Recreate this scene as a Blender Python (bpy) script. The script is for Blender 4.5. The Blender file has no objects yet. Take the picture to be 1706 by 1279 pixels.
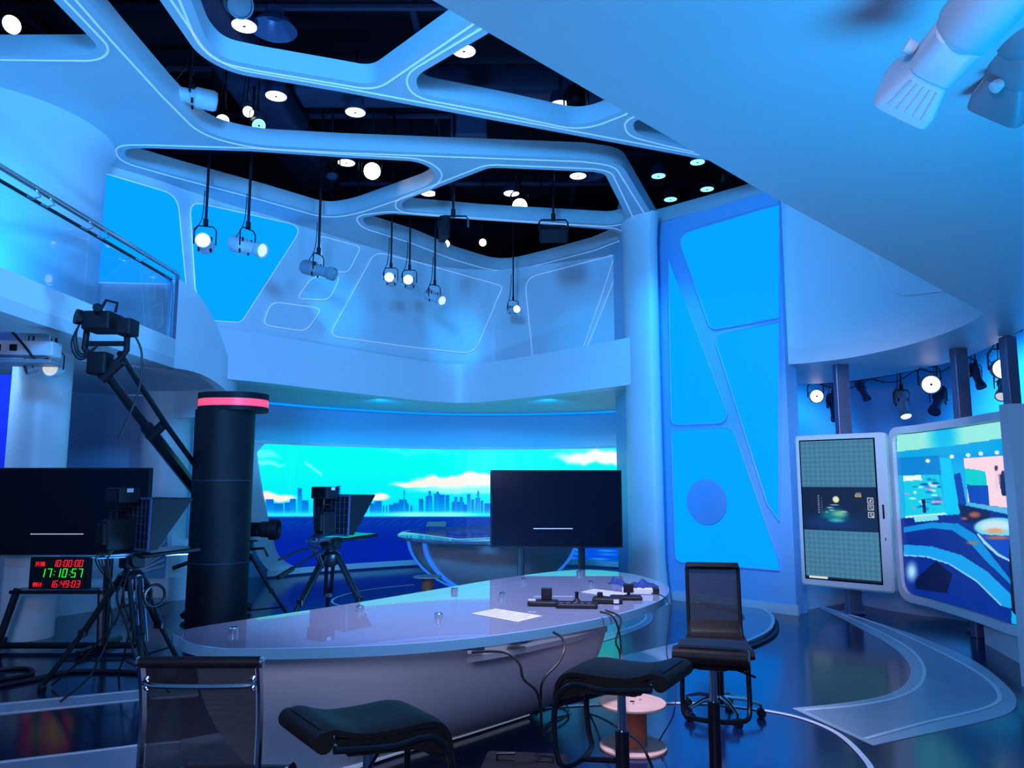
import bpy, math, random
import numpy as np
from mathutils import Vector, Matrix, Quaternion, geometry

random.seed(7); np.random.seed(7)
S = bpy.context.scene
COL = S.collection
PI = math.pi

# ------------------------------------------------------------------ camera
F_PX = 1281.0; CX = 853.0; CY = 639.5; CAM = Vector((0, 0, 1.6))
TILT = math.atan((804 - 639.5) / F_PX)
cd = bpy.data.cameras.new('camera'); cam = bpy.data.objects.new('camera', cd); COL.objects.link(cam)
cd.sensor_width = 36; cd.lens = 36 * F_PX / 1706; cd.clip_start = .05; cd.clip_end = 200
cam.location = CAM; cam.rotation_euler = (PI / 2 + TILT, 0, 0)
S.camera = cam

# ------------------------------------------------------------------ world, lights, exposure
S.view_settings.view_transform = 'Standard'; S.view_settings.look = 'None'
S.view_settings.gamma = 1; S.view_settings.exposure = 0; S.view_settings.use_curve_mapping = False
w = bpy.data.worlds.new('world'); S.world = w; w.use_nodes = True
w.node_tree.nodes['Background'].inputs[0].default_value = (.09, .33, .9, 1)
w.node_tree.nodes['Background'].inputs[1].default_value = .28

def area(name, loc, target, size, power, color, sy=None):
    l = bpy.data.lights.new(name, 'AREA'); l.energy = power; l.color = color; l.size = size
    if sy: l.shape = 'RECTANGLE'; l.size_y = sy
    o = bpy.data.objects.new(name, l); COL.objects.link(o); o.location = loc
    o.rotation_euler = (Vector(target) - Vector(loc)).to_track_quat('-Z', 'Y').to_euler()
    return o

def spot(name, loc, target, power, color, angle=40, blend=.8, r=.06):
    l = bpy.data.lights.new(name, 'SPOT'); l.energy = power; l.color = color
    l.spot_size = math.radians(angle); l.spot_blend = blend; l.shadow_soft_size = r
    o = bpy.data.objects.new(name, l); COL.objects.link(o); o.location = loc
    o.rotation_euler = (Vector(target) - Vector(loc)).to_track_quat('-Z', 'Y').to_euler()
    return o

BLUE = (.07, .38, 1.0)
# unseen floodlights added to light the walls, ceiling net, slab and foreground
spot('fill_main', (-1.2, .2, 4.5), (-.6, 12, 3.6), 2900, (.05, .37, 1), 74, .6, .5)
spot('fill_side', (1.0, 3.0, 5.0), (-3.2, 9.5, 3.6), 450, BLUE, 70, .7, .3)
area('fill_gallery', (-6.2, 5.2, 4.9), (0.5, 10, 4.4), 1.2, 70, BLUE)
area('fill_up', (-.7, 6.7, .12), (-.9, 6.2, 5.4), 1.0, 230, (.09, .44, 1.0))  # added fill hidden behind the desk, stands in for floor bounce
spot('round_column_fill', (-4.9, 6.1, 3.5), (-5.3, 8.0, 4.2), 130, (0, .40, 1), 100, .9, .1)  # added fill to brighten the round column, no fitting modelled
area('fill_floor', (1.9, 1.3, .1), (1.9, 2.2, 3.1), 1.6, 90, (.0, .40, 1.0)).data.spread = math.radians(110)  # added on the floor below the slab to turn its underside blue
area('fill_right', (5.6, .8, .1), (5.0, 3.4, 3.1), 1.4, 70, (.0, .40, 1.0)).data.spread = math.radians(110)  # second added fill under the slab
area('fill_front', (-1.0, -1.5, 2.8), (0.2, 5, .6), 1.2, 160, (.62, .63, 1.0))  # added whiter fill behind the camera for the desk hull
spot('desk_toplight', (.3, 3.6, 5.2), (.1, 5.3, .8), 2100, (.72, .68, 1.0), 52, .8, .3)
for _a, _b, _p in (((4.9, 11.0, 3.7), (5.6, 12.9, 2.3), 1500), ((6.6, 9.4, 3.7), (8.0, 10.6, 2.3), 1500), ((4.0, 11.6, 3.6), (4.4, 13, 1.8), 500)):
    spot('rail_spot', _a, _b, _p, (.02, .42, 1), 95, .9, .15)
spot('column_spot', (2.2, 7.6, 5.2), (2.2, 11.0, 2.8), 700, (.0, .32, 1), 50, .8, .1)
spot('kiosk_fill', (1.6, 3.4, 5.1), (4.1, 9.4, 1.7), 900, (.75, .72, 1), 26, .9, .2)  # added unseen white fill for the pier and kiosk
for _x in (-2.2, .6): spot('cove_fill', (_x, 12.7, 2.9), (_x * 1.05, 14.4, 2.2), 90, (.0, .36, 1), 120, 1, .1)  # added blue fill on the wall above the video wall
for _t in ((-2.6, 11.1, 4.4), (-.9, 12.6, 4.3), (1.1, 10.9, 4.4)):
    spot('wall_spot', (_t[0] * .6, _t[1] - 3.2, 5.2), _t, 420, (.0, .42, 1), 20, 1.0, .1)
spot('anchor_spot', (-1.6, 8.4, 5.2), (-.4, 12.0, .6), 700, (.9, .85, 1), 24, .8, .2)
area('under_gallery_light', (-6.0, 8.0, 2.9), (-5.6, 10.5, .6), .8, 38, (.2, .5, 1))

# ------------------------------------------------------------------ projection helpers
_ct, _st = math.cos(TILT), math.sin(TILT)
def ray(px, py):
    a = (px - CX) / F_PX; b = (CY - py) / F_PX
    return Vector((a, _ct - b * _st, _st + b * _ct))
def at(px, py, Y):
    d = ray(px, py); return CAM + d * (Y / d.y)
def atz(px, py, z):
    d = ray(px, py); return CAM + d * ((z - CAM.z) / d.z)
def proj(p):
    q = Vector(p) - CAM
    d = q.y * _ct + q.z * _st
    return (CX + F_PX * q.x / d, CY - F_PX * (q.z * _ct - q.y * _st) / d)
class Path:
    """a vertical surface standing on a plan line, seen once per direction"""
    def __init__(s, pts): s.pts = [Vector(p[:2]) for p in pts]; s.k = sorted((p.x / p.y, p.y) for p in s.pts); s.K = [a for a, b in s.k]; s.Y = [b for a, b in s.k]
    def hit(s, px, py, off=0):
        d = ray(px, py); r = d.x / d.y
        K, Y = s.K, s.Y
        if r <= K[0]: i = 0
        elif r >= K[-1]: i = len(K) - 2
        else: i = max(j for j in range(len(K) - 1) if K[j] <= r)
        A = Vector((K[i] * Y[i], Y[i])); B = Vector((K[i+1] * Y[i+1], Y[i+1])); t = B - A
        # ray (r,1)*y crosses A + t*u
        den = r * t.y - t.x
        u = (A.x - r * A.y) / den
        P = A + t * u; n = Vector((-t.y, t.x)).normalized()
        if n.dot(P) > 0: n = -n
        z = CAM.z + d.z / d.y * P.y
        return Vector((P.x + n.x * off, P.y + n.y * off, z))

def crom(pts, n=8, closed=False):
    P = [Vector(p) for p in pts]; N = len(P); out = []
    for i in range(N if closed else N - 1):
        g = lambda k: P[k % N] if closed else P[max(0, min(N - 1, k))]
        a, b, c, d = g(i - 1), g(i), g(i + 1), g(i + 2)
        for j in range(n):
            t = j / n
            out.append(.5 * ((2 * b) + (c - a) * t + (2 * a - 5 * b + 4 * c - d) * t * t + (3 * b - a - 3 * c + d) * t ** 3))
    if not closed: out.append(P[-1].copy())
    return out
def rounded(pts, r, n=6):
    """polygon with its corners rounded; r one number or one per corner"""
    P = [Vector(p) for p in pts]; N = len(P); out = []
    for i in range(N):
        rr = r[i] if hasattr(r, '__len__') else r
        a, b, c = P[i - 1], P[i], P[(i + 1) % N]
        u = (a - b); v = (c - b); k = min(rr, u.length * .48, v.length * .48)
        if k < 1e-4: out.append(b.copy()); continue
        p = b + u.normalized() * k; q = b + v.normalized() * k
        for j in range(n + 1):
            t = j / n; out.append(p * (1 - t) ** 2 + b * 2 * t * (1 - t) + q * t * t)
    return out
def resample(pts, step, closed=False):
    P = [Vector(p) for p in pts]; out = []
    n = len(P) if closed else len(P) - 1
    for i in range(n):
        a, b = P[i], P[(i + 1) % len(P)]; k = max(1, int((b - a).length / step))
        for j in range(k): out.append(a.lerp(b, j / k))
    if not closed: out.append(P[-1])
    return out

# ------------------------------------------------------------------ materials
def lin(c):
    return tuple((x / 255 / 12.92) if x / 255 <= .04045 else ((x / 255 + .055) / 1.055) ** 2.4 for x in c)
MAT = {}
def mat(name, color, rough=.5, metal=0, spec=.5, coat=0, emit=None, es=1, trans=0, ior=1.45, noise=0, nscale=6, bump=0, alpha=1):
    if name in MAT: return MAT[name]
    m = bpy.data.materials.new(name); m.use_nodes = True; nt = m.node_tree; b = nt.nodes['Principled BSDF']
    b.inputs['Base Color'].default_value = (*color, 1); b.inputs['Roughness'].default_value = rough
    b.inputs['Metallic'].default_value = metal; b.inputs['Specular IOR Level'].default_value = spec
    b.inputs['Coat Weight'].default_value = coat; b.inputs['Transmission Weight'].default_value = trans
    b.inputs['IOR'].default_value = ior; b.inputs['Alpha'].default_value = alpha
    if emit: b.inputs['Emission Color'].default_value = (*emit, 1); b.inputs['Emission Strength'].default_value = es
    if noise or bump:
        tc = nt.nodes.new('ShaderNodeTexCoord'); nz = nt.nodes.new('ShaderNodeTexNoise')
        nz.inputs['Scale'].default_value = nscale; nz.inputs['Detail'].default_value = 4
        nt.links.new(tc.outputs['Object'], nz.inputs['Vector'])
        if noise:
            mx = nt.nodes.new('ShaderNodeMix'); mx.data_type = 'RGBA'
            mx.inputs['A'].default_value = (*[max(0, c * (1 - noise)) for c in color], 1)
            mx.inputs['B'].default_value = (*[min(1, c * (1 + noise)) for c in color], 1)
            nt.links.new(nz.outputs['Fac'], mx.inputs['Factor']); nt.links.new(mx.outputs['Result'], b.inputs['Base Color'])
        if bump:
            bp = nt.nodes.new('ShaderNodeBump'); bp.inputs['Strength'].default_value = bump; bp.inputs['Distance'].default_value = .01
            nt.links.new(nz.outputs['Fac'], bp.inputs['Height']); nt.links.new(bp.outputs['Normal'], b.inputs['Normal'])
    MAT[name] = m; return m
def screen_mat(name, strength=1.0):
    m = bpy.data.materials.new(name); m.use_nodes = True; nt = m.node_tree; b = nt.nodes['Principled BSDF']
    a = nt.nodes.new('ShaderNodeAttribute'); a.attribute_name = 'picture'
    b.inputs['Base Color'].default_value = (.01, .01, .012, 1); b.inputs['Roughness'].default_value = .35
    nt.links.new(a.outputs['Color'], b.inputs['Emission Color']); b.inputs['Emission Strength'].default_value = strength
    MAT[name] = m; return m
def mesh_fabric(name, color, openness):
    m = bpy.data.materials.new(name); m.use_nodes = True; nt = m.node_tree; b = nt.nodes['Principled BSDF']
    b.inputs['Base Color'].default_value = (*color, 1); b.inputs['Roughness'].default_value = .6
    tc = nt.nodes.new('ShaderNodeTexCoord'); br = nt.nodes.new('ShaderNodeTexChecker'); br.inputs['Scale'].default_value = 420
    nt.links.new(tc.outputs['Object'], br.inputs['Vector'])
    mr = nt.nodes.new('ShaderNodeMapRange'); mr.inputs['To Min'].default_value = 1 - openness * 1.5; mr.inputs['To Max'].default_value = 1 - openness * .5
    nt.links.new(br.outputs['Fac'], mr.inputs['Value']); nt.links.new(mr.outputs['Result'], b.inputs['Alpha'])
    MAT[name] = m; return m

def clear_mat(name, tint, diffuse=0, dcol=(.3, .6, 1), rough=.02, ior=1.48):
    """clear pane or slab: fresnel reflection over a tinted see-through body"""
    m = bpy.data.materials.new(name); m.use_nodes = True; nt = m.node_tree; nt.nodes.remove(nt.nodes['Principled BSDF'])
    out = [n for n in nt.nodes if n.type == 'OUTPUT_MATERIAL'][0]
    fr = nt.nodes.new('ShaderNodeFresnel'); fr.inputs['IOR'].default_value = ior
    tr = nt.nodes.new('ShaderNodeBsdfTransparent'); tr.inputs[0].default_value = (*tint, 1)
    gl = nt.nodes.new('ShaderNodeBsdfGlossy'); gl.inputs['Roughness'].default_value = rough
    df = nt.nodes.new('ShaderNodeBsdfDiffuse'); df.inputs[0].default_value = (*dcol, 1)
    m1_ = nt.nodes.new('ShaderNodeMixShader'); m1_.inputs[0].default_value = diffuse
    m2_ = nt.nodes.new('ShaderNodeMixShader')
    nt.links.new(tr.outputs[0], m1_.inputs[1]); nt.links.new(df.outputs[0], m1_.inputs[2])
    nt.links.new(fr.outputs[0], m2_.inputs[0]); nt.links.new(m1_.outputs[0], m2_.inputs[1]); nt.links.new(gl.outputs[0], m2_.inputs[2])
    nt.links.new(m2_.outputs[0], out.inputs[0]); MAT[name] = m; return m

M = dict(
    wall=mat('wall_paint', (.68, .72, .76), .38, noise=.03, nscale=1.5),
    fascia=mat('fascia_paint', (.76, .8, .84), .35, noise=.02, nscale=2),
    ceil=mat('ceiling_paint', (.50, .56, .60), .42, noise=.03, nscale=2),
    slab=mat('soffit_paint', (.62, .68, .74), .45, noise=.03, nscale=1),
    trim=mat('trim_gloss', (.9, .92, .95), .25, emit=(.55, .7, 1), es=.2),  # white paint with a faint glow added so the lines stand out
    floor=mat('floor_gloss', (.004, .010, .050), .15, spec=.85, noise=.25, nscale=3),
    band=mat('floor_band', (.26, .36, .46), .22, noise=.12, nscale=3),
    bandlt=mat('floor_band_edge', (.40, .50, .58), .25, noise=.08, nscale=4),
    line=mat('floor_line', (.72, .78, .86), .3),
    void=mat('void_black', (.010, .011, .030), .8, noise=.3, nscale=4),
    duct=mat('duct_dark', (.035, .04, .10), .6, noise=.3, nscale=5),
    black=mat('black_plastic', (.007, .007, .011), .55, spec=.25, noise=.2, nscale=20),
    blackm=mat('black_metal', (.012, .013, .02), .3, metal=.3, noise=.2, nscale=20),
    gloss=mat('black_gloss', (.004, .004, .010), .16, spec=.25),
    leather=mat('black_leather', (.013, .011, .011), .5, spec=.18, bump=.15, nscale=90),
    chrome=mat('chrome', (.75, .77, .8), .12, metal=1),
    steel=mat('brushed_steel', (.55, .57, .62), .3, metal=1, noise=.05, nscale=30),
    white=mat('white_plastic', (.66, .7, .74), .4, noise=.03, nscale=8),
    lampbody=mat('lamp_housing', (.55, .6, .66), .45, noise=.06, nscale=20),
    lampgrey=mat('lamp_housing_grey', (.25, .28, .33), .45, noise=.06, nscale=20),
    glass=clear_mat('clear_glass', (.90, .95, .99), ior=1.1),
    desktop=clear_mat('acrylic_sheet', (.86, .93, .97), .34, (.52, .63, .95), ior=3.2), edge=clear_mat('acrylic_side', (.45, .75, 1.0), .5, (.30, .75, 1.0)),
    hull=mat('desk_white', (.50, .50, .54), .35, noise=.04, nscale=3),
    bowl=mat('desk_silver', (.62, .60, .62), .3, metal=.15, noise=.12, nscale=2),
    bluestrip=mat('blue_strip', (.03, .18, .8), .3, emit=lin((40, 120, 230)), es=.8),
    glowblue=mat('glow_panel', (.0, .04, .08), .3, emit=lin((0, 134, 255)), es=1.5), cove=mat('cove_light', (.0, .04, .08), .3, emit=lin((0, 130, 255)), es=1.5),
    postgrey=mat('post_grey', (.22, .22, .32), .3, metal=.6, noise=.1, nscale=10),
    wood=mat('spool_wood', (.52, .33, .27), .6, noise=.2, nscale=12),
    framebluelit=mat('frame_blue_lit', (.22, .5, .82), .4, noise=.04, nscale=2), woodcore=mat('spool_core', (.45, .11, .05), .55, noise=.2, nscale=12),  # frame: blue light on the white frame put into its colour
    paper=mat('paper', (.46, .46, .49), .7),
    print=mat('paper_print', (.35, .36, .42), .8),
    cablem=mat('cable_rubber', (.008, .008, .012), .5),
    bluecloth=mat('blue_cloth', (.008, .035, .17), .8, bump=.3, nscale=40),
    lens=mat('lens_glass', (.01, .012, .02), .05),
    lamplit=mat('lamp_lit', (1, 1, 1), .4, emit=(1, .97, .9), es=4),
    lampdim=mat('lamp_half_lit', (.8, .8, .75), .4, emit=(1, .95, .75), es=.55),
    downlit=mat('downlight_lit', (1, 1, 1), .4, emit=(1, .93, .92), es=2.2),
    downblue=mat('downlight_blue', (.5, .8, 1), .4, emit=(.3, .8, 1), es=1.4),
    bulb=mat('bulb_bright', (1, 1, 1), .4, emit=(1, .93, .62), es=14),
    red=mat('segment_red', (.1, 0, 0), .4, emit=lin((255, 30, 50)), es=1.2),
    green=mat('segment_green', (0, .1, 0), .4, emit=lin((40, 245, 40)), es=1.1),
    pink=mat('pink_ring', (.5, .05, .1), .4, emit=lin((245, 75, 105)), es=1.0),
    navy=mat('navy_cloth', (.0, .02, .55), .8, emit=None),
    recess=mat('recess_blue', (.30, .55, .80), .45, noise=.05, nscale=1),
)
screen_mat('screen_picture', 1.0); screen_mat('wall_picture', 1.22)
mesh_fabric('chair_mesh', (.012, .013, .022), .34)

# ------------------------------------------------------------------ mesh builder
class MB:
    def __init__(s): s.v = []; s.f = []
    def add(s, v, f):
        n = len(s.v); s.v += [Vector(p) for p in v]; s.f += [tuple(i + n for i in q) for q in f]; return s
    def box(s, c, d, R=None):
        R = R or Matrix.Identity(3); c = Vector(c); hx, hy, hz = d[0] / 2, d[1] / 2, d[2] / 2
        v = [c + R @ Vector((x, y, z)) for x in (-hx, hx) for y in (-hy, hy) for z in (-hz, hz)]
        return s.add(v, [(0, 1, 3, 2), (4, 6, 7, 5), (0, 4, 5, 1), (2, 3, 7, 6), (0, 2, 6, 4), (1, 5, 7, 3)])
    def rbox(s, c, d, r, R=None, axis=2, n=4):
        """box with rounded vertical corners and a small chamfer, extruded along axis"""
        ax = [i for i in range(3) if i != axis]
        a, b = d[ax[0]] / 2, d[ax[1]] / 2
        pl = rounded([(-a, -b), (a, -b), (a, b), (-a, b)], r, n); h = d[axis] / 2; ch = min(r * .4, h * .5)
        rings = []
        for z, k in ((-h, ch), (-h + ch, 0), (h - ch, 0), (h, ch)):
            ring = []
            for p in pl:
                q = [0, 0, 0]; q[ax[0]] = p.x * (1 - k / a); q[ax[1]] = p.y * (1 - k / b); q[axis] = z; ring.append(Vector(q))
            rings.append(ring)
        R = R or Matrix.Identity(3); c = Vector(c)
        return s.rings([[c + R @ p for p in r_] for r_ in rings])
    def rings(s, rr, cap=True, close=True):
        n = len(rr[0]); v = [p for r in rr for p in r]; f = []
        for i in range(len(rr) - 1):
            for j in range(n if close else n - 1):
                k = (j + 1) % n; f.append((i * n + j, i * n + k, (i + 1) * n + k, (i + 1) * n + j))
        if cap and close: f.append(tuple(range(n))[::-1]); f.append(tuple((len(rr) - 1) * n + j for j in range(n)))
        return s.add(v, f)
    def tube(s, pts, r, seg=8, closed=False, cap=True):
        P = [Vector(p) for p in pts]; N = len(P); rr = []; up = None
        for i, p in enumerate(P):
            a = P[i - 1] if (i or closed) else P[i]; b = P[(i + 1) % N] if (i < N - 1 or closed) else P[i]
            t = (b - a); t = t.normalized() if t.length > 1e-9 else Vector((0, 0, 1))
            if up is None: up = t.orthogonal().normalized()
            else:
                up = up - t * up.dot(t); up = up.normalized() if up.length > 1e-6 else t.orthogonal().normalized()
            w_ = t.cross(up); q = r[i] if hasattr(r, '__len__') else r
            rr.append([p + (up * math.cos(2 * PI * k / seg) + w_ * math.sin(2 * PI * k / seg)) * q for k in range(seg)])
        if closed: rr.append(rr[0]); cap = False
        return s.rings(rr, cap)
    def cyl(s, a, b, r, r2=None, seg=20): return s.tube([a, b], [r, r if r2 is None else r2], seg)
    def lathe(s, prof, c=(0, 0, 0), axis=(0, 0, 1), seg=24, cap=True):
        q = Vector((0, 0, 1)).rotation_difference(Vector(axis)); c = Vector(c)
        rr = [[c + q @ Vector((r * math.cos(2 * PI * k / seg), r * math.sin(2 * PI * k / seg), z)) for k in range(seg)] for r, z in prof]
        return s.rings(rr, cap)
    def columns(s, poly, hitfn, th, n=26):
        """convex outline on a curved wall, built column by column"""
        P = [Vector(p) for p in poly]; x0 = min(p.x for p in P) + .01; x1 = max(p.x for p in P) - .01; rr = []
        for i in range(n + 1):
            x = x0 + (x1 - x0) * (.5 - .5 * math.cos(PI * i / n)); ys = []
            for k in range(len(P)):
                a, b = P[k - 1], P[k]
                if (a.x - x) * (b.x - x) <= 0 and abs(a.x - b.x) > 1e-6: ys.append(a.y + (b.y - a.y) * (x - a.x) / (b.x - a.x))
            A, B = hitfn(x, min(ys)), hitfn(x, max(ys)); m_ = Vector((-A.x, -A.y, 0)).normalized() * th
            rr.append([A - m_, B - m_, B + m_, A + m_])
        return s.rings(rr)
    def prism(s, poly, z0, z1, holes=()):
        """plan polygon (with holes) between two heights"""
        loops = [[Vector((p[0], p[1], 0)) for p in poly]] + [[Vector((p[0], p[1], 0)) for p in h] for h in holes]
        tri = geometry.tessellate_polygon(loops); flat = [p for l in loops for p in l]; n = len(flat)
        v = [Vector((p.x, p.y, z0)) for p in flat] + [Vector((p.x, p.y, z1)) for p in flat]
        f = [tuple(t) for t in tri] + [tuple(i + n for i in t[::-1]) for t in tri]
        o = 0
        for l in loops:
            k = len(l)
            for i in range(k): j = (i + 1) % k; f.append((o + i, o + j, n + o + j, n + o + i))
            o += k
        return s.add(v, f)
    def plate(s, loop3, nrm, th):
        """3-D outline given a thickness along nrm"""
        L = [Vector(p) for p in loop3]; n = len(L); nv = [Vector(x) for x in nrm] if hasattr(nrm, '__len__') and not isinstance(nrm, Vector) and hasattr(nrm[0], '__len__') else [Vector(nrm)] * n
        tri = geometry.tessellate_polygon([L]); v = L + [p + d * th for p, d in zip(L, nv)]
        f = [tuple(t) for t in tri] + [tuple(i + n for i in t[::-1]) for t in tri] + [(i, (i + 1) % n, n + (i + 1) % n, n + i) for i in range(n)]
        return s.add(v, f)
    def ribbon(s, path, z0, z1, th, z0b=None, z1b=None):
        """upright wall along a plan line; th pushes it away from the camera side (positive = left of travel)"""
        P = [Vector(p[:2]) for p in path]; N = len(P); rr = []
        for i, p in enumerate(P):
            t = (P[min(N - 1, i + 1)] - P[max(0, i - 1)]).normalized(); n = Vector((-t.y, t.x)) * th
            a = z0[i] if hasattr(z0, '__len__') else z0; b = z1[i] if hasattr(z1, '__len__') else z1
            q = p + n
            rr.append([Vector((p.x, p.y, a)), Vector((p.x, p.y, b)), Vector((q.x, q.y, b)), Vector((q.x, q.y, a))])
        return s.rings(rr)
    def strip(s, pts, w, z, h=.003, closed=False):
        """flat stripe lying on a plan line"""
        P = [Vector(p[:2]) for p in pts]; N = len(P); rr = []
        for i, p in enumerate(P):
            a = P[(i - 1) % N] if closed else P[max(0, i - 1)]; b = P[(i + 1) % N] if closed else P[min(N - 1, i + 1)]
            t = (b - a).normalized(); n = Vector((-t.y, t.x)) * w / 2
            rr.append([Vector((*(p - n), z)), Vector((*(p + n), z)), Vector((*(p + n), z + h)), Vector((*(p - n), z + h))])
        if closed: rr.append(rr[0])
        return s.rings(rr, cap=not closed)
    def build(s, name, m, parent=None, smooth=35, world=True, label=None, kind=None):
        me = bpy.data.meshes.new(name); vs = s.v
        o = bpy.data.objects.new(name, me)
        if parent is not None:
            o.parent = parent
            if world:
                inv = WM(parent).inverted(); vs = [inv @ p for p in vs]
        me.from_pydata([tuple(p) for p in vs], [], s.f); me.update()
        import bmesh
        bm = bmesh.new(); bm.from_mesh(me); bmesh.ops.recalc_face_normals(bm, faces=bm.faces); bm.to_mesh(me); bm.free()
        if smooth:
            me.shade_smooth(); me.set_sharp_from_angle(angle=math.radians(smooth))
        me.materials.append(MAT[m] if m in MAT else M[m])
        COL.objects.link(o)
        if label: o['label'] = label
        if kind: o['kind'] = kind
        return o
def WM(o):
    m = Matrix.LocRotScale(o.location, o.rotation_euler, o.scale)
    return WM(o.parent) @ m if o.parent else m
def thing(name, label, cat, loc=(0, 0, 0), rz=0, group=None):
    o = bpy.data.objects.new(name, None); COL.objects.link(o); o.location = loc; o.rotation_euler = (0, 0, rz)
    o.empty_display_size = .1; o['label'] = label; o['category'] = cat
    if group: o['group'] = group
    return o
def tag(o, label, cat, group=None):
    o['label'] = label; o['category'] = cat
    if group: o['group'] = group
    return o
def struct(name, mb, m, smooth=35): return mb.build(name, m, None, smooth, kind='structure')
def copy_tree(o, parent=None):
    c = o.copy(); COL.objects.link(c); c.parent = parent
    for ch in [x for x in bpy.data.objects if x.parent == o]: copy_tree(ch, c)
    return c
def rotz(a): return Matrix.Rotation(a, 3, 'Z')
def loc2(root, **k): return dict(parent=root, world=False, **k)

# ------------------------------------------------------------------ floor
b = MB().box((0, 6, -.05), (24, 24, .1)); struct('floor', b, 'floor', 0)
FL = lambda pts: [atz(x, y, 0) for x, y in pts]
# inlaid pale bands and thin lines of the floor (flat inlays a few millimetres proud)
def floor_band(pts, m, z=.004, n=6, r=0):
    P = [p.xy for p in FL(pts)]
    return MB().prism(P, 0.0, z)
def cr2(pts, n=6, closed=False): return [(p.x, p.y) for p in crom([Vector((a, b)) for a, b in pts], n, closed)]
hook_out = cr2([(1358, 1008), (1420, 1026), (1480, 1043), (1560, 1072), (1630, 1105), (1675, 1140), (1693, 1165), (1684, 1186), (1640, 1201), (1560, 1219), (1455, 1242)])
hook_in = cr2([(1320, 1180), (1400, 1172), (1468, 1160), (1505, 1143), (1517, 1118), (1505, 1094), (1478, 1072), (1430, 1045), (1390, 1024), (1352, 1009)])
b = floor_band(hook_out + hook_in, 'band'); struct('trim_1', b, 'bandlt', 0)
inner = cr2([(1368, 1011), (1440, 1032), (1510, 1060), (1590, 1099), (1640, 1129), (1664, 1155), (1660, 1172), (1622, 1186), (1540, 1205), (1442, 1232)]) + \
        cr2([(1340, 1184), (1420, 1177), (1488, 1165), (1528, 1146), (1540, 1120), (1528, 1094), (1497, 1070), (1445, 1043), (1400, 1023), (1366, 1011)])
P = [p.xy for p in FL(inner)]
struct('trim_2', MB().prism(P, .004, .006), 'band', 0)
struct('trim_3', MB().strip(FL(cr2([(1368, 1011), (1440, 1032), (1510, 1060), (1590, 1099), (1640, 1129), (1664, 1155), (1660, 1172), (1622, 1186), (1540, 1205), (1442, 1232)])), .03, .006), 'line', 0)
struct('trim_4', MB().strip(FL(cr2([(1340, 1184), (1420, 1177), (1488, 1165), (1528, 1146), (1540, 1120), (1528, 1094), (1497, 1070), (1445, 1043), (1400, 1023), (1366, 1011)])), .03, .006), 'line', 0)
# big thin arc at the lower right
struct('trim_5', MB().strip(FL(cr2([(700, 1204), (830, 1188), (960, 1176), (1095, 1172), (1190, 1174), (1290, 1187), (1350, 1202), (1400, 1226), (1438, 1262), (1455, 1290), (1470, 1340)])), .035, .004), 'line', 0)
# stage ring round the front desk
ring_out = cr2([(1000, 975), (1130, 984), (1225, 1001), (1278, 1022), (1288, 1042), (1268, 1062), (1200, 1088), (1080, 1122), (930, 1164), (760, 1205), (560, 1240), (300, 1290)])
ring_in = cr2([(300, 1240), (560, 1195), (760, 1160), (930, 1122), (1060, 1092), (1165, 1066), (1228, 1045), (1240, 1030), (1215, 1015), (1130, 1000), (1000, 990)])
struct('trim_6', floor_band(ring_out + ring_in, 'band', .03), 'band', 0)
struct('trim_7', MB().strip(FL(cr2([(1000, 975), (1130, 984), (1225, 1001), (1278, 1022), (1288, 1042), (1268, 1062), (1200, 1088), (1080, 1122), (930, 1164), (760, 1205), (560, 1240)])), .035, .030), 'line', 0)
struct('trim_8', MB().strip(FL([(p[0] + 4, p[1] + 7) for p in cr2([(1130, 984), (1225, 1001), (1280, 1022), (1290, 1042), (1270, 1062), (1200, 1088), (1080, 1122), (930, 1164), (760, 1205), (560, 1240)])]), .045, .0, .02), 'black', 0)
in_o = cr2([(1040, 1008), (1078, 1016), (1088, 1030), (1070, 1046), (1000, 1070), (900, 1092), (780, 1110)])
in_i = cr2([(780, 1100), (900, 1072), (980, 1048), (1035, 1030), (1040, 1018), (1020, 1010)])
struct('trim_9', floor_band(in_o + in_i, 'band', .006), 'band', 0)
struct('trim_10', MB().strip(FL(cr2([(1040, 1012), (1068, 1018), (1076, 1030), (1056, 1044), (990, 1064), (900, 1084)])), .025, .006), 'line', 0)
# left front: pale band with two white lines, then the pale field at the frame's corner
bl = [(-300, 1196), (-100, 1180), (0, 1171), (230, 1149), (330, 1140), (330, 1160), (230, 1167), (0, 1191), (-100, 1202), (-300, 1225)]
struct('trim_11', floor_band(bl, 'bandlt'), 'bandlt', 0)
struct('trim_12', MB().strip(FL([(-300, 1199), (0, 1174), (230, 1151), (330, 1142)]), .025, .004), 'line', 0)
struct('trim_13', MB().strip(FL([(-300, 1222), (0, 1189), (230, 1166), (330, 1158)]), .025, .004), 'line', 0)
struct('trim_14', floor_band([(-300, 1310), (0, 1268), (225, 1241), (520, 1215), (600, 1215), (600, 1500), (-300, 1500)], 'band'), 'band', 0)
struct('trim_15', MB().strip(FL([(-300, 1312), (0, 1271), (225, 1243), (520, 1217)]), .03, .004), 'line', 0)
# back stage: elliptical line and band in front of the far desk
struct('trim_16', MB().strip(FL(cr2([(690, 974), (640, 979), (590, 987), (556, 998), (562, 1008), (620, 1016)])), .03, .004), 'line', 0)
struct('trim_17', floor_band([(1000, 957), (1080, 968), (1150, 985), (1150, 994), (1080, 980), (1000, 966)], 'band'), 'band', 0)

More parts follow.
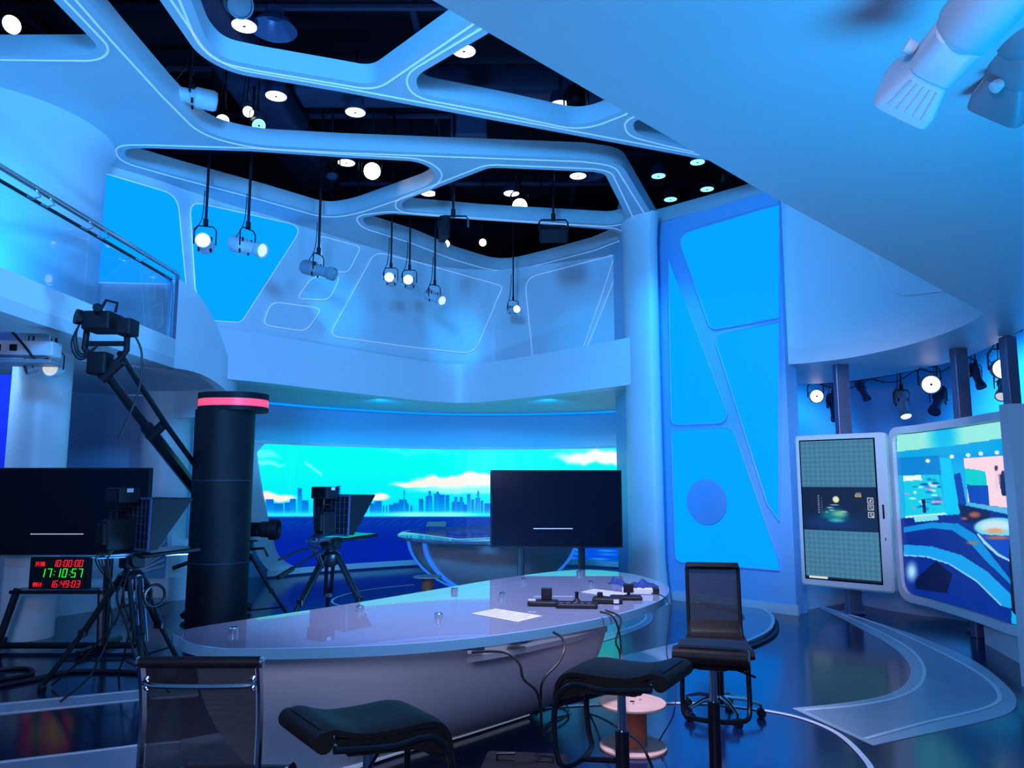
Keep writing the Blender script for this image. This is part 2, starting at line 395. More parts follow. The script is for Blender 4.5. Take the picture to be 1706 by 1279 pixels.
# ------------------------------------------------------------------ ceiling net with its openings
ZC = 5.4
def hz(pts, r): return rounded([atz(x, y, ZC).xy for x, y in pts], r, 6)
H = {}
H[1] = hz([(-260, 93), (150, 92), (165, 78), (89, 0), (-60, -160), (-300, -160)], [.0, .25, .25, 0, 0, 0])
H[2] = hz([(95, -60), (145, 0), (202, 67), (283, 158), (345, 222), (420, 241), (568, 249), (974, 264), (1035, 272), (1094, 371), (1262, 326), (1350, 300),
           (1138, 259), (568, 153), (385, 122), (330, 92), (266, 0), (230, -80)], [0, 0, 0, 0, .5, .5, 0, 0, .5, .05, 0, 0, 0, 0, .6, .6, 0, 0])
H[3] = hz([(270, -100), (318, 0), (345, 70), (372, 98), (437, 111), (568, 133), (618, 142), (772, 35), (860, -30), (900, -200), (300, -200)], [0, 0, .3, .4, 0, 0, .3, 0, 0, 0, 0])
H[4] = hz([(690, 128), (811, 57), (870, 10), (1100, 140), (1031, 187), (970, 211), (839, 183), (700, 157)], [.15, 0, 0, 0, 0, .3, 0, .35])
H[5] = hz([(205, 247), (250, 247), (417, 252), (568, 262), (700, 269), (728, 288), (715, 309), (590, 352), (545, 360), (440, 330), (300, 293), (212, 268)], [.15, 0, 0, 0, .35, .3, .3, .2, .3, 0, 0, .15])
H[6] = hz([(668, 336), (816, 279), (987, 286), (1008, 290), (1046, 366), (1020, 374), (805, 362), (672, 351)], [.2, .1, 0, .2, .2, .15, 0, .2])
H[7] = hz([(602, 362), (650, 356), (896, 373), (1020, 383), (1038, 394), (985, 415), (905, 436), (835, 452), (760, 430), (690, 402), (612, 378)], [.15, .1, 0, .1, .15, 0, 0, .8, 0, 0, .15])
H[8] = hz([(1054, 202), (1100, 190), (1190, 238), (1182, 252), (1120, 238), (1058, 222)], [.1, 0, 0, 0, 0, .15])
outer = [(-9, -3), (7, -3), (7, 15.5), (-9, 15.5)]
b = MB().prism(outer, ZC, ZC + .2, list(H.values()))
struct('ceiling', b, 'ceil', 25)
def offset(loop, d):
    P = [Vector(p) for p in loop]; N = len(P); A = sum(P[i].x * P[(i + 1) % N].y - P[(i + 1) % N].x * P[i].y for i in range(N))
    s = 1 if A > 0 else -1; out = []
    for i in range(N):
        t = (P[(i + 1) % N] - P[i - 1]).normalized(); out.append(P[i] + Vector((t.y, -t.x)) * d * s)
    return out
k = 18
for i, h in H.items():
    struct('trim_%d' % k, MB().strip(offset(h, .09), .018, ZC - .006, .006, closed=True), 'trim', 0); k += 1
# blackout void above the net
b = MB().box((-1, 6.5, 7.6), (20, 22, .1)); struct('ceiling_void', b, 'void', 0)
b = MB(); b.ribbon([(-10, -4), (-10, 16.5), (8.5, 16.5), (8.5, -4)], ZC, 7.6, .1); struct('wall_void', b, 'void', 0)

# ------------------------------------------------------------------ back wall of the upper level, its fascia and soffit
ZS = 3.0
lip_px = [(365, 628), (450, 637), (560, 650), (640, 659), (700, 665.5), (745, 669), (790, 669), (840, 665), (950, 652), (1060, 638)]
lip = [atz(x, y, ZC).xy for x, y in [(-120, 186), (-20, 216), (140, 264), (260, 299)]] + [atz(x, y, ZS).xy for x, y in lip_px]
lip = crom([p for p in lip], 5)
upw = [p.copy() for p in lip]
for i, p in enumerate(upw):
    r_ = p.x / p.y; k_ = float(np.clip((r_ + .08) / .06, 0, 1)); yy = 13.55 - 1.1 * np.clip((r_ + .03) / .19, 0, 1)
    if r_ > -.08: y_ = p.y * (1 - k_) + yy * k_; upw[i] = Vector((r_ * y_, y_))
UP = Path(upw)
struct('wall_back_upper', MB().ribbon(upw, ZS, ZC + .2, .25), 'wall', 40)
fr = [p - p.normalized() * .07 for p in lip]
top_in = [p + Vector((0, .02)) for p in lip]
b = MB(); b.ribbon(fr, ZS - .02, 3.66, .3); struct('trim_30', b, 'fascia', 40)
soff_px = [(200, 700), (335, 664), (420, 668), (560, 678), (700, 689), (780, 692), (850, 690), (950, 682), (1057, 672), (1150, 664)]
LEDP = [atz(x, y, 0).xy for x, y in [(300, 978), (380, 968), (456, 962), (491, 958), (560, 952), (693, 943), (800, 940), (950, 942.5), (1062, 949), (1150, 960)]]
LEDc = crom(LEDP, 5); LED = Path(LEDc)
wallb = [p * 1.02 for p in LEDc]
b = MB().prism([p * .9995 for p in lip] + [p * 1.02 for p in reversed(wallb)], ZS - .012, ZS + .1); struct('ceiling_soffit_back', b, 'slab', 0)
struct('wall_back', MB().ribbon(wallb, 0, ZS, .2), 'recess', 40)

cv = [p * .985 for p in wallb]
struct('trim_29', MB().tube([Vector((p.x, p.y, ZS - .03)) for p in cv], .018, 6), 'cove')
# raised outlined panels on the upper wall
def upper_panel(px, r, k, th=.035, m='wall', rim='trim', fillm=None):
    P = [Vector(p) for p in px]; P = rounded(P, r, 5); P = resample(P, 14, True)
    L = [UP.hit(p.x, p.y, .0) for p in P]; nn = [Vector((-q.x, -q.y, 0)).normalized() for q in L]
    pan = thing_panel[0]
    MB().columns(P, UP.hit, th).build('wall_panel', fillm or m, pan, 40)
    if rim: MB().tube([q + n_ * th for q, n_ in zip(L, nn)], .009, 6, closed=True).build('panel_rim', rim, pan)
thing_panel = [bpy.data.objects['wall_back_upper']]
upper_panel([(452, 503), (537, 514), (510, 553), (437, 542)], 14, 0)
upper_panel([(520, 462), (568, 460), (548, 501), (494, 498)], 12, 0)
upper_panel([(531, 393), (602, 412), (580, 455), (540, 452)], 10, 0)
upper_panel([(625, 420), (690, 436), (838, 477), (790, 590), (680, 578), (548, 560)], [16, 0, 8, 20, 0, 16], 0)
upper_panel([(874, 464), (1025, 425), (1000, 500), (968, 590), (888, 600)], [22, 6, 0, 16, 10], 0)
upper_panel([(1040, 424), (1056, 420), (1056, 582), (974, 590)], [8, 0, 0, 16], 0)
# glowing panels of the upper wall
upper_panel([(316, 336), (505, 378), (402, 538), (340, 534), (325, 480)], [22, 24, 8, 6, 0], 0, th=.03, fillm='glowblue')
upper_panel([(100, 268), (296, 326), (310, 475), (100, 470)], [0, 26, 0, 0], 0, th=.03, fillm='glowblue')

# ------------------------------------------------------------------ big LED wall: picture painted into a fine grid
def grid_screen(name, parent, posfn, colfn, nu, nv, m='screen_picture'):
    me = bpy.data.meshes.new(name); V = []; PX = np.zeros((nv, nu, 2))
    inv = WM(parent).inverted() if parent else Matrix.Identity(4)
    for j in range(nv):
        for i in range(nu):
            p = posfn(i / (nu - 1), j / (nv - 1)); V.append(tuple(inv @ p)); PX[j, i] = proj(p)
    Fc = [(j * nu + i, j * nu + i + 1, (j + 1) * nu + i + 1, (j + 1) * nu + i) for j in range(nv - 1) for i in range(nu - 1)]
    me.from_pydata(V, [], Fc); me.update()
    rgb = colfn(PX[..., 0], PX[..., 1]) / 255.0
    rgb = np.where(rgb <= .04045, rgb / 12.92, ((np.clip(rgb, 0, 1) + .055) / 1.055) ** 2.4)
    ca = me.color_attributes.new('picture', 'FLOAT_COLOR', 'POINT')
    out = np.ones((nu * nv, 4), np.float32); out[:, :3] = rgb.reshape(-1, 3); ca.data.foreach_set('color', out.ravel())
    me.materials.append(MAT[m]); o = bpy.data.objects.new(name, me); COL.objects.link(o)
    if parent: o.parent = parent
    return o
def mixc(a, b, t): t = np.clip(t, 0, 1)[..., None]; return a * (1 - t) + np.array(b, float) * t
def sstep(x, a, b): t = np.clip((x - a) / (b - a), 0, 1); return t * t * (3 - 2 * t)
def ell(X, Y, cx, cy, rx, ry, soft=.3): d = np.sqrt(((X - cx) / rx) ** 2 + ((Y - cy) / ry) ** 2); return 1 - sstep(d, 1 - soft, 1 + soft)
def poly_in(X, Y, P):
    c = np.zeros(X.shape, bool); n = len(P)
    for i in range(n):
        x1, y1 = P[i]; x2, y2 = P[i - 1]
        if y1 == y2: continue
        c ^= ((y1 > Y) != (y2 > Y)) & (X < (x2 - x1) * (Y - y1) / (y2 - y1) + x1)
    return c.astype(float)
def paint_skyline(X, Y):
    C = np.zeros(X.shape + (3,)); C[:] = (0, 232, 222)
    C = mixc(C, (0, 220, 226), sstep(Y, 770, 835)); C = mixc(C, (10, 195, 232), sstep(Y, 825, 862)); 
    wob = (2.6 * np.sin(X * .09) + 1.4 * np.sin(X * .21 + 1) + .4 * np.sin(X * .47)) * (1 - sstep(Y, 795, 806) * .6)
    def cloud(cx, cy, rx, ry, col=(232, 224, 212), k=1.0):
        nonlocal C
        a = ell(X, Y + wob, cx, cy, rx, ry, .35) ; C = mixc(C, col, a * k)
    cloud(760, 803, 75, 10); cloud(790, 796, 45, 8); cloud(700, 807, 45, 5); cloud(780, 815, 90, 7, (180, 250, 245), .7); cloud(820, 798, 45, 9)
    cloud(430, 826, 30, 8); cloud(462, 829, 30, 6); cloud(632, 828, 16, 6); cloud(1000, 762, 70, 11, (225, 240, 225)); cloud(1050, 760, 45, 12, (240, 240, 228)); cloud(1043, 832, 12, 4)
    cloud(440, 772, 34, 4, (110, 245, 240), .8); cloud(435, 757, 30, 7, (90, 250, 240), .8); cloud(700, 752, 60, 5, (60, 250, 225), .5); cloud(960, 748, 60, 4, (90, 250, 225), .6)
    t = X + (Y - 780) * -1.2; C = mixc(C, (110, 250, 242), (1 - sstep(np.abs((Y - 780) - (X - 522) * .72), 1, 5)) * (np.abs(X - 522) < 14) * .8)
    bl = [(434, 440, 841), (443, 456, 831), (456, 472, 838), (474, 483, 837), (483, 493, 831), (496, 503, 813), (503, 514, 833), (555, 560, 812), (561, 567, 809), (598, 612, 842), (616, 624, 838), (624, 636, 834), (638, 640, 842), (643, 645, 842),
          (648, 655, 841), (655, 681, 838), (664, 678, 832), (672.4, 674.4, 817), (684, 687, 842), (698, 705.5, 831), (709, 720, 826), (714, 718, 818), (723, 733, 822), (727, 731, 818), (733, 741, 824), (742, 748.5, 825), (753, 773, 836), (757, 762, 827), (766, 771, 827), (773, 778, 840), (778, 784, 823),
          (785, 790, 832), (792, 800, 829), (795, 798, 817), (801, 805, 834), (807, 817, 838), (817, 840, 840), (1036, 1066, 840), (1040, 1043, 833), (1048, 1052, 836), (1058, 1070, 837)]
    for a, b_, t in bl:
        m = (X >= a) & (X <= b_) & (Y >= t) & (Y < 858); g = np.clip((Y - t) / 30, 0, 1)
        col = np.stack([0 * g + 0, 96 + 70 * g, 200 + 30 * g], -1); C = np.where(m[..., None], col, C)
    C = mixc(C, (40, 225, 250), np.exp(-((Y - 857) / 4.5) ** 2) * .9)
    for cx in (750, 690): C = mixc(C, (150, 250, 255), ell(X, Y, cx, 857, 34, 4, .8) * .8)
    sea = sstep(Y, 859, 862); D = np.zeros_like(C); D[:] = (0, 40, 150); D = mixc(D, (0, 26, 148), sstep(Y, 870, 905))
    st = (np.sin(X * .35 + Y * 2.1) * np.sin(X * .11 - Y * 1.3)) > .6; D = mixc(D, (10, 80, 190), (st & (Y < 875)) * .6)
    w = (X > 935) * (Y > 912); D = mixc(D, (0, 70, 200), (X > 930) * sstep(Y, 905, 915))
    for cy, cc in ((917, .9), (923, .7), (931, .8), (905, .8)):
        D = mixc(D, (30, 150, 235), np.exp(-((Y - cy - (X - 1000) * .03) / 1.6) ** 2) * (X > 925) * cc * (.5 + .5 * np.sin(X * .12 + cy)))
    return C * (1 - sea[..., None]) + D * sea[..., None]
led = thing('led_video_wall', 'large curved video wall at the back showing a cyan sky, city skyline and deep blue sea', 'screen', (LED.hit(750, 900).x, LED.hit(750, 900).y, 0))
ZT, ZB = 2.26, .13
def led_edge(z):   # left edge in photograph columns, slanting outwards and rounded
    t = (ZT - z) / (ZT - ZB)
    x = 423 + 48 * t ** 1.25
    if t < .07: x += (.07 - t) / .07 * 14
    if t > .82: x += ((t - .82) / .18) ** 2.4 * 26
    return x
def led_pos(u, v):
    z = ZT + (ZB - ZT) * v; xl = led_edge(z); px = xl + (1110 - xl) * u
    p = LED.hit(px, 804, .06); return Vector((p.x, p.y, z))
grid_screen('screen', led, led_pos, paint_skyline, 700, 200, 'wall_picture')
# its pale frame: slanted left side and the bottom and top rails
L = []; R_ = []
for j in range(41):
    z = ZT + .06 + (ZB - .13 - ZT) * j / 40 ; zz = min(ZT, max(ZB, z)); xi = led_edge(zz) + 4
    a = LED.hit(xi, 804, .05); xo = 408 + 26 * (j / 40) ** 1.4 + (max(0, (j - 30) / 10) ** 2.2) * 26
    c = LED.hit(xo, 804, .05); L.append(Vector((a.x, a.y, z))); R_.append(Vector((c.x, c.y, z)))
b = MB(); loop = L + R_[::-1]; b.plate(loop, Vector((0, 1, 0)), .04); b.build('frame_side', 'fascia', led)
pth = [LED.hit(x, 804, .06).xy for x in range(450, 1112, 20)]
MB().ribbon(pth, .03, ZB, .05).build('frame_bottom', 'fascia', led)
pth = [LED.hit(x, 804, .08).xy for x in range(412, 1112, 20)]
MB().ribbon(pth, ZT, ZT + .05, .1).build('frame_top', 'fascia', led)

# ------------------------------------------------------------------ right blue wall with glowing panels, rounded column
BW = Path([atz(1080, 373 + 4, ZC).xy, atz(1262, 325, ZC).xy, atz(1300, 314, ZC).xy])
p0 = atz(1090, 374, ZC).xy; p1 = atz(1262, 325, ZC).xy; dd = (p1 - p0).normalized(); p2 = p1 + dd * .28; p00 = p0 - dd * .3
struct('wall_right_glow', MB().ribbon([p00, p2], 0, ZC + .01, .3), 'framebluelit', 0)
BW = Path([p00, p1, p2]); nrm = Vector((dd.y, -dd.x, 0)); nrm = nrm if nrm.dot(Vector((p0.x, p0.y, 0))) < 0 else -nrm
glw = bpy.data.objects['wall_right_glow']
for px, r in (([(1128, 392), (1262, 352), (1300, 342), (1300, 530), (1186, 550)], [28, 0, 0, 0, 12]),
              ([(1115, 428), (1214, 690), (1206, 705), (1120, 708)], [6, 14, 10, 12]),
              ([(1190, 558), (1300, 537), (1300, 868), (1280, 840)], [22, 0, 0, 0]),
              ([(1120, 716), (1222, 711), (1300, 935), (1300, 950), (1127, 936)], [14, 16, 0, 0, 14])):
    P = resample(rounded([Vector(q) for q in px], r, 5), 40, True)
    L = [BW.hit(p.x, p.y, .0) for p in P]
    MB().plate(L, nrm, .025).build('light_panel', 'glowblue', glw, 0)
    MB().tube([q + nrm * .025 for q in L], .012, 6, closed=True).build('panel_rim', 'framebluelit', glw)
dc = BW.hit(1180, 836, .03); tag(MB().lathe([(.0, 0), (.30, 0), (.31, .012), (.30, .03), (0, .03)], dc, nrm, 40).build('round_disc', mat('disc_blue', lin((120, 175, 225)), .5) and 'disc_blue'), 'plain round blue disc fixed low on the glowing blue wall panel', 'disc')
struct('baseboard_right', MB().ribbon([p00 - Vector((0, .04)), p2 - Vector((0, .04))], 0, .12, .05), 'slab', 0)
# rounded column that carries the ceiling beam down to the floor
c0 = atz(1049, 364, ZC).xy; c1 = atz(1092, 371, ZC).xy
cc = (c0 + c1) / 2 + Vector((-.05, 0)); u_ = (c1 - c0).normalized(); v_ = Vector((-u_.y, u_.x)); hw = (c1 - c0).length / 2
rr = []
for z in [0.0, .3, .6, 3, 5.0, 5.2, 5.35, 5.42]:
    k2 = 1 + .28 * max(0, (.9 - z) / .9) ** 2 + .14 * max(0, (z - 4.9) / .5) ** 2
    rr.append([Vector((*(cc + u_ * math.cos(a) * hw * .80 * k2 + v_ * math.sin(a) * .35 * k2), z)) for a in [2 * PI * i / 28 for i in range(28)]])
struct('wall_column', MB().rings(rr), 'wall', 60)
for z0_ in (1,):
    pts = [Vector((*(cc + u_ * .02 - v_ * .37), z)) for z in (.1, 5.3)]
struct('wall_return_left', MB().box((cc.x - .1, cc.y + .9, 3.0), (.12, 1.6, 6)), 'recess', 0)

# ------------------------------------------------------------------ gallery slab on the right, over the camera
ZR = 3.1
edge_px = [(1290, 608), (1350, 604), (1420, 595), (1500, 578), (1560, 560), (1610, 540), (1640, 522)]
fas = crom([atz(x, y, ZR).xy for x, y in edge_px], 5)
diag = [atz(1262, 314, ZR).xy, atz(720, 0, ZR).xy]; dv = (diag[1] - diag[0]).normalized()
slab_poly = fas + diag + [diag[1] + dv * 6, Vector((9, -6)), Vector((9, 14)), Vector((fas[0].x, 14))]
rec = crom([atz(x, y, ZR).xy for x, y in [(1312, 640), (1380, 638), (1450, 630), (1530, 615), (1600, 598), (1660, 572), (1710, 545)]], 4)
rec_hole = rec + [Vector((rec[-1].x + .8, rec[-1].y - .1)), Vector((8.6, rec[-1].y + .3)), Vector((8.6, 13.8)), Vector((rec[0].x, 13.8))]
struct('ceiling_gallery', MB().prism(slab_poly, ZR, ZR + .2, [rec_hole]), 'slab', 20)
struct('ceiling_recess', MB().prism(rec_hole, 3.9, 3.96), 'duct', 0)
struct('wall_recess_edge', MB().ribbon(rec, ZR + .2, 3.9, .05), 'recess', 40)
# fascia of the far gallery side going up to the ceiling
fz = [p for p in fas]
struct('wall_gallery_fascia', MB().ribbon(fz, ZR + .2, ZC + .1, .2), 'wall', 50)
gf = bpy.data.objects['wall_gallery_fascia']; FAS = Path(fas)
for px, r in (([(1446, 400), (1540, 400), (1580, 484), (1492, 494)], [0, 0, 0, 22]),):
    L = [FAS.hit(p.x, p.y, .01) for p in resample(rounded([Vector(q) for q in px], r, 5), 20, True)]
    nn = [Vector((-q.x, -q.y, 0)).normalized() for q in L]
    MB().plate(L, nn, .02).build('wall_panel', 'wall', gf, 20)
    MB().tube([q + n_ * .02 for q, n_ in zip(L, nn)], .008, 6, closed=True).build('panel_rim', 'fascia', gf)
# pier below the fascia, flaring at its foot
A = fas[0]; Bp = atz(1410, 1004, 0).xy; t = (Bp - A); tl = t.length; t.normalize(); n = Vector((-t.y, t.x))
PR = Path([A - t * .01, Bp + t * 2])
out = [Vector((A.x, A.y, 0)), Vector((A.x, A.y, ZR))]
for x, y in [(1311, 612), (1313, 640), (1319, 700), (1326, 780), (1334, 880), (1346, 950), (1368, 985), (1408, 1004)]:
    q = PR.hit(x, y); q.z = max(0, min(ZR, q.z)); out.append(q)
out[-1].z = 0
struct('wall_pier', MB().plate(out, Vector((n.x, n.y, 0)), .25), 'fascia', 30)
# blue wall and low plinth behind the kiosk
pl = crom([Vector(A + Vector((.1, .9))), Vector((4.3, 13.1)), Vector((5.9, 12.8)), Vector((7.3, 11.5)), Vector((8.3, 9.4)), Vector((8.7, 7)), Vector((8.8, 3))], 5)
struct('wall_right', MB().ribbon(pl, 0, 3.95, .2), 'recess', 40)
ph = crom([Vector(A + t * .6), atz(1407, 1004, 0).xy, atz(1500, 1020, 0).xy, atz(1616, 1036, 0).xy, atz(1720, 1066, 0).xy, atz(1850, 1130, 0).xy], 5)
struct('baseboard_plinth', MB().ribbon(ph, 0, .26, 1.2), 'slab', 40)
# white partition at the frame's right edge and the low white block below it
q0 = atz(1676, 1056, 0).xy; q0 = Vector((at(1682, 800, 6.3).x, 6.3))
struct('wall_right_near', MB().box((q0.x + .8, 6.3, 1.12), (1.6, .12, 2.24 - .0)), 'slab', 0)
a0 = atz(1641, 1072, 0); a1 = atz(1760, 1140, 0)
tt = (a1 - a0).normalized(); 
struct('baseboard_block', MB().ribbon([a0.xy, a1.xy], 0, .32, .25), 'fascia', 0)
# ------------------------------------------------------------------ left gallery: slab, glass railing, curved parapet
gx = -4.15
g0 = atz(0, 518, ZS); g1 = atz(290, 613, ZS)
e0 = Vector((g1.x + (g0.x - g1.x) / (g0.y - g1.y) * (3.0 - g1.y), 3.0)); e1 = g1.xy
gs = bpy.data.objects
struct('ceiling_gallery_left', MB().prism([e0, e1, e1 + Vector((-.5, .9)), Vector((-5.2, 12.2)), Vector((-9, 12.2)), Vector((-9, 3))], ZS, ZS + .12), 'slab', 0)
ru = (e1 - e0).normalized(); rl = (e1 - e0).length
struct('trim_31', MB().ribbon([e0, e1], ZS + .12, 3.36, .14), 'fascia', 0)
rail = thing('glass_railing', 'glass gallery railing with dark round handrail above the left balcony', 'railing', (e1.x, e1.y, 3.36))
def gp(px, zz=0):   # point on the railing line below a photograph column
    P = Path([e0 + ru * .001, e1]); return P.hit(px, 500).xy
rt = at(283, 456, e1.y).z
n_r = Vector((-ru.y, ru.x))
def rail_line(off, z, r, name, m, side=0):
    a = e0; c = e1
    MB().tube([(a.x + n_r.x * off, a.y + n_r.y * off, z), (c.x + n_r.x * off, c.y + n_r.y * off, z)], r, 12).build(name, m, rail)
rail_line(.02, rt, .028, 'handrail', 'steel'); rail_line(.10, rt - .07, .018, 'lower_rail', 'blackm')
ps = [e0, gp(148), e1 - ru * .02]
for i in range(len(ps) - 1):
    a = ps[i] + ru * .02; c = ps[i + 1] - ru * .02 ; mid = (a + c) / 2
    MB().box((mid.x + n_r.x * .05, mid.y + n_r.y * .05, (3.34 + rt - .12) / 2), (.012, (c - a).length, rt - .12 - 3.34), rotz(math.atan2(ru.y, ru.x) - PI / 2)).build('glass_pane', 'glass', rail, 0)
for px in (35, 60, 130, 158, 225, 276):
    q = gp(px); z = rt - .09
    MB().tube([(q.x + .06, q.y, z + .03), (q.x + .10, q.y, z - .03), (q.x + .03, q.y, z - .05), (q.x - .02, q.y, z - .02)], .008, 6).build('bracket', 'chrome', rail)
q = e1; MB().box((q.x - .02, q.y, (3.36 + rt) / 2), (.04, .03, rt - 3.36)).build('end_post', 'postgrey', rail, 0)
# short stair rail on the gallery behind the glass
sr = thing('stair_rail', 'short slanted stair handrail with post seen through the gallery glass', 'railing', (at(232, 500, 9.6).x, 9.6, 3.12))
MB().tube([at(178, 505, 9.2), at(234, 480, 9.9)], .025, 10).build('handrail', 'postgrey', sr)
MB().tube([at(234, 480, 9.9), Vector((at(234, 480, 9.9).x, 9.9, 3.12))], .022, 8).build('post', 'postgrey', sr)
MB().tube([at(226, 484, 9.8), at(226, 492, 9.8), at(219, 494, 9.75)], .008, 6).build('bracket', 'chrome', sr)
# curved parapet wrapping round the end of the gallery
pp = crom([e1, Vector((-3.95, 9.75)), Vector((-3.82, 10.15)), Vector((-3.83, 10.6)), Vector((-4.05, 11.1)), Vector((-4.6, 11.6)), Vector((-5.3, 11.9))], 6)
N = len(pp); tz = []; bz = []
for i, p in enumerate(pp):
    s_ = i / (N - 1); tz.append(4.12 - 1.45 * sstep(np.array(s_), .0, .62)); bz.append(ZS - .0 - .42 * sstep(np.array(s_), .05, .7))
tz = [float(a) for a in tz]; bz = [float(a) for a in bz]
tz = [max(a, b + .5) for a, b in zip(tz, bz)]
struct('wall_parapet', MB().ribbon(pp, bz, tz, .12), 'wall', 50)
# big round column of the upper level
struct('wall_round_left', MB().lathe([(1.15, 3.12), (1.15, 5.15), (1.17, 5.3), (1.24, 5.4)], (at(143, 400, 8.0).x - 1.14, 8.0, 0), seg=56), 'wall', 60)
# walls below the left gallery
struct('wall_left', MB().ribbon([Vector((-9, 3)), Vector((-8.2, 10.5)), Vector((-6.2, 12.4)), Vector((-4.6, 13.2))], 0, ZS, .1), 'recess', 40)
struct('wall_round_column', MB().lathe([(.285, 0), (.285, ZS)], (at(66, 700, 8.3).x, 8.3, 0), seg=40), 'wall', 60)
struct('wall_pillar_left', MB().lathe([(.36, 0), (.36, ZS)], (at(278, 700, 12.0).x, 12.0, 0), seg=32), 'wall', 60)
cb = at(0, 690, 8.9); tag(MB().box((cb.x - .42, 8.9, 1.55), (1.25, .05, 2.6)).build('banner', 'navy', None, 0), 'plain deep blue hanging banner at the left edge under the gallery', 'banner')
struct('trim_32', MB().ribbon(crom([Vector((-5.6, 9.3)), Vector((-5.0, 10.4)), Vector((-4.4, 11.0)), Vector((-3.9, 11.4))], 4), 0, .32, .6), 'slab', 40)
struct('trim_33', MB().ribbon(crom([Vector((-6.6, 10.1)), Vector((-6.0, 10.9)), Vector((-5.2, 11.6)), Vector((-4.5, 12.0))], 4), 0, .75, .5), 'fascia', 40)

# ------------------------------------------------------------------ furniture: front desk
Gz = .80
gl_back = [(300, 1050), (420, 1030), (560, 1009), (700, 986), (830, 964), (930, 951), (990, 949), (1060, 957), (1104, 972)]
gl_front = [(1112, 984), (1095, 1000), (1040, 1019), (960, 1036), (860, 1052), (760, 1064), (640, 1073), (500, 1078), (380, 1079), (325, 1072), (303, 1062)]
G = crom([Vector(atz(x, y, Gz)) for x, y in gl_back + gl_front], 6, True); G2 = [p.xy for p in G]
cen = sum((p for p in G2), Vector((0, 0))) / len(G2)
desk = thing('presenter_desk', 'long boat-shaped white news desk with thick clear acrylic top in the foreground', 'desk', (cen.x, cen.y, 0), 0)
b = MB(); rr = []
for z, k in ((Gz - .055, .0), (Gz - .05, -.006), (Gz - .005, -.006), (Gz, 0)):
    rr.append([Vector((*p, z)) for p in (offset(G2, -k) if k else G2)])
b.rings(rr); b.build('acrylic_top', 'desktop', desk, 30)
MB().strip(G2, .02, Gz - .053, .050, closed=True).build('acrylic_edge', 'edge', desk, 30)  # blue ribbon puts the refracted light of the acrylic edge into colour
# hull: loft between a long top outline and a short keel
top_f = [(326, 1086), (420, 1092), (560, 1089), (700, 1079), (850, 1062), (960, 1046), (1012, 1036)]
HZ = .70
tf = crom([atz(x, y, HZ).xy for x, y in top_f], 6)
tb = [cen + (p - cen) * .86 for p in reversed(G2[4:50])]
def resn(P, n):
    L = [0]
    for i in range(1, len(P)): L.append(L[-1] + (P[i] - P[i - 1]).length)
    out = []
    for k in range(n):
        s_ = L[-1] * k / (n - 1); i = max(j for j in range(len(L)) if L[j] <= s_ + 1e-9); i = min(i, len(P) - 2)
        out.append(P[i].lerp(P[i + 1], (s_ - L[i]) / max(1e-9, L[i + 1] - L[i])))
    return out
back_top = crom([atz(x, y, HZ).xy for x, y in [(1012, 1036), (985, 1000), (900, 990), (760, 1010), (600, 1034), (440, 1056), (326, 1086)]], 6)
top = resn(tf, 40) + resn(back_top, 40)[1:-1]
bot_f = crom([atz(x, y, .02).xy for x, y in [(470, 1320), (560, 1290), (660, 1255), (760, 1228), (880, 1190)]], 6)
bc = crom([atz(x, y, .02).xy for x, y in [(880, 1190), (850, 1160), (700, 1180), (560, 1225), (470, 1320)]], 6)
bot = resn(bot_f, 40) + resn(bc, 40)[1:-1]
rr = []
for s_ in [i / 12 for i in range(13)]:
    k = s_ ** .75 ; z = .02 + (HZ - .02) * s_
    e = 1 - (1 - s_) ** 2.2 * .0
    bulge = math.sin(PI * s_) * .10
    rr.append([Vector((*(b_.lerp(t_, k) + (t_ - b_).normalized() * bulge), z)) for b_, t_ in zip(bot, top)])
MB().rings(rr).build('hull', 'hull', desk, 50)
# chrome standoff bolts through the top
for x, y in [(389, 1055), (600, 1018), (731, 1030), (757, 986), (836, 995), (872, 970), (965, 957), (984, 975)]:
    p = atz(x, y, Gz); MB().lathe([(.026, -.1), (.026, .0), (.026, .028), (.020, .034), (0, .034)], p, seg=20).build('standoff_bolt', 'chrome', desk)
lg = [atz(x, y, .645).xy for x, y in [(778, 1100), (860, 1086), (960, 1064), (1012, 1048), (1000, 1034), (900, 1050), (780, 1072)]]
MB().prism(lg, .63, .66).build('side_ledge', 'hull', desk, 0)
MB().tube([Vector((p.x, p.y, .03)) for p in resn(bot_f, 24)], .018, 8).build('bottom_lip', 'trim', desk)
# two small rubber shelf wedges and the side ledge on the operator side
for x, y in ((790, 1080), (862, 1068)):
    p = atz(x, y, .70); MB().prism(rounded([(p.x - .06, p.y - .05), (p.x + .06, p.y - .05), (p.x + .05, p.y + .05), (p.x - .05, p.y + .05)], .01), .70, .745).build('support_wedge', 'postgrey', desk)

# ------------------------------------------------------------------ far desk
z2 = .82
FD = [atz(x, y, z2).xy for x, y in [(662, 889), (690, 881), (760, 877), (830, 875), (930, 877), (975, 886), (972, 896), (900, 901), (800, 902), (720, 899), (675, 895)]]
FDc = crom(FD, 5, True); c2 = sum(FDc, Vector((0, 0))) / len(FDc)
fd = thing('anchor_desk', 'round silver bowl-shaped anchor desk with blue ribs in front of the video wall', 'desk', (c2.x, c2.y, 0))
rr = []
for z, k in ((z2 - .06, .97), (z2 - .04, 1.0), (z2 - .01, 1.0), (z2, .99)): rr.append([Vector((*(c2 + (p - c2) * k), z)) for p in FDc])
MB().rings(rr).build('glass_top', 'desktop', fd, 30)
cb = Vector((at(820, 940, c2.y).x, c2.y)); rad = (at(958, 890, c2.y).x - at(684, 890, c2.y).x) / 2
def bowl_r(z): t = max(0, min(1, z / (z2 - .07))); return rad * (.42 + .58 * (1 - (1 - t) ** 2.0) ** .8) * (1 - 0)
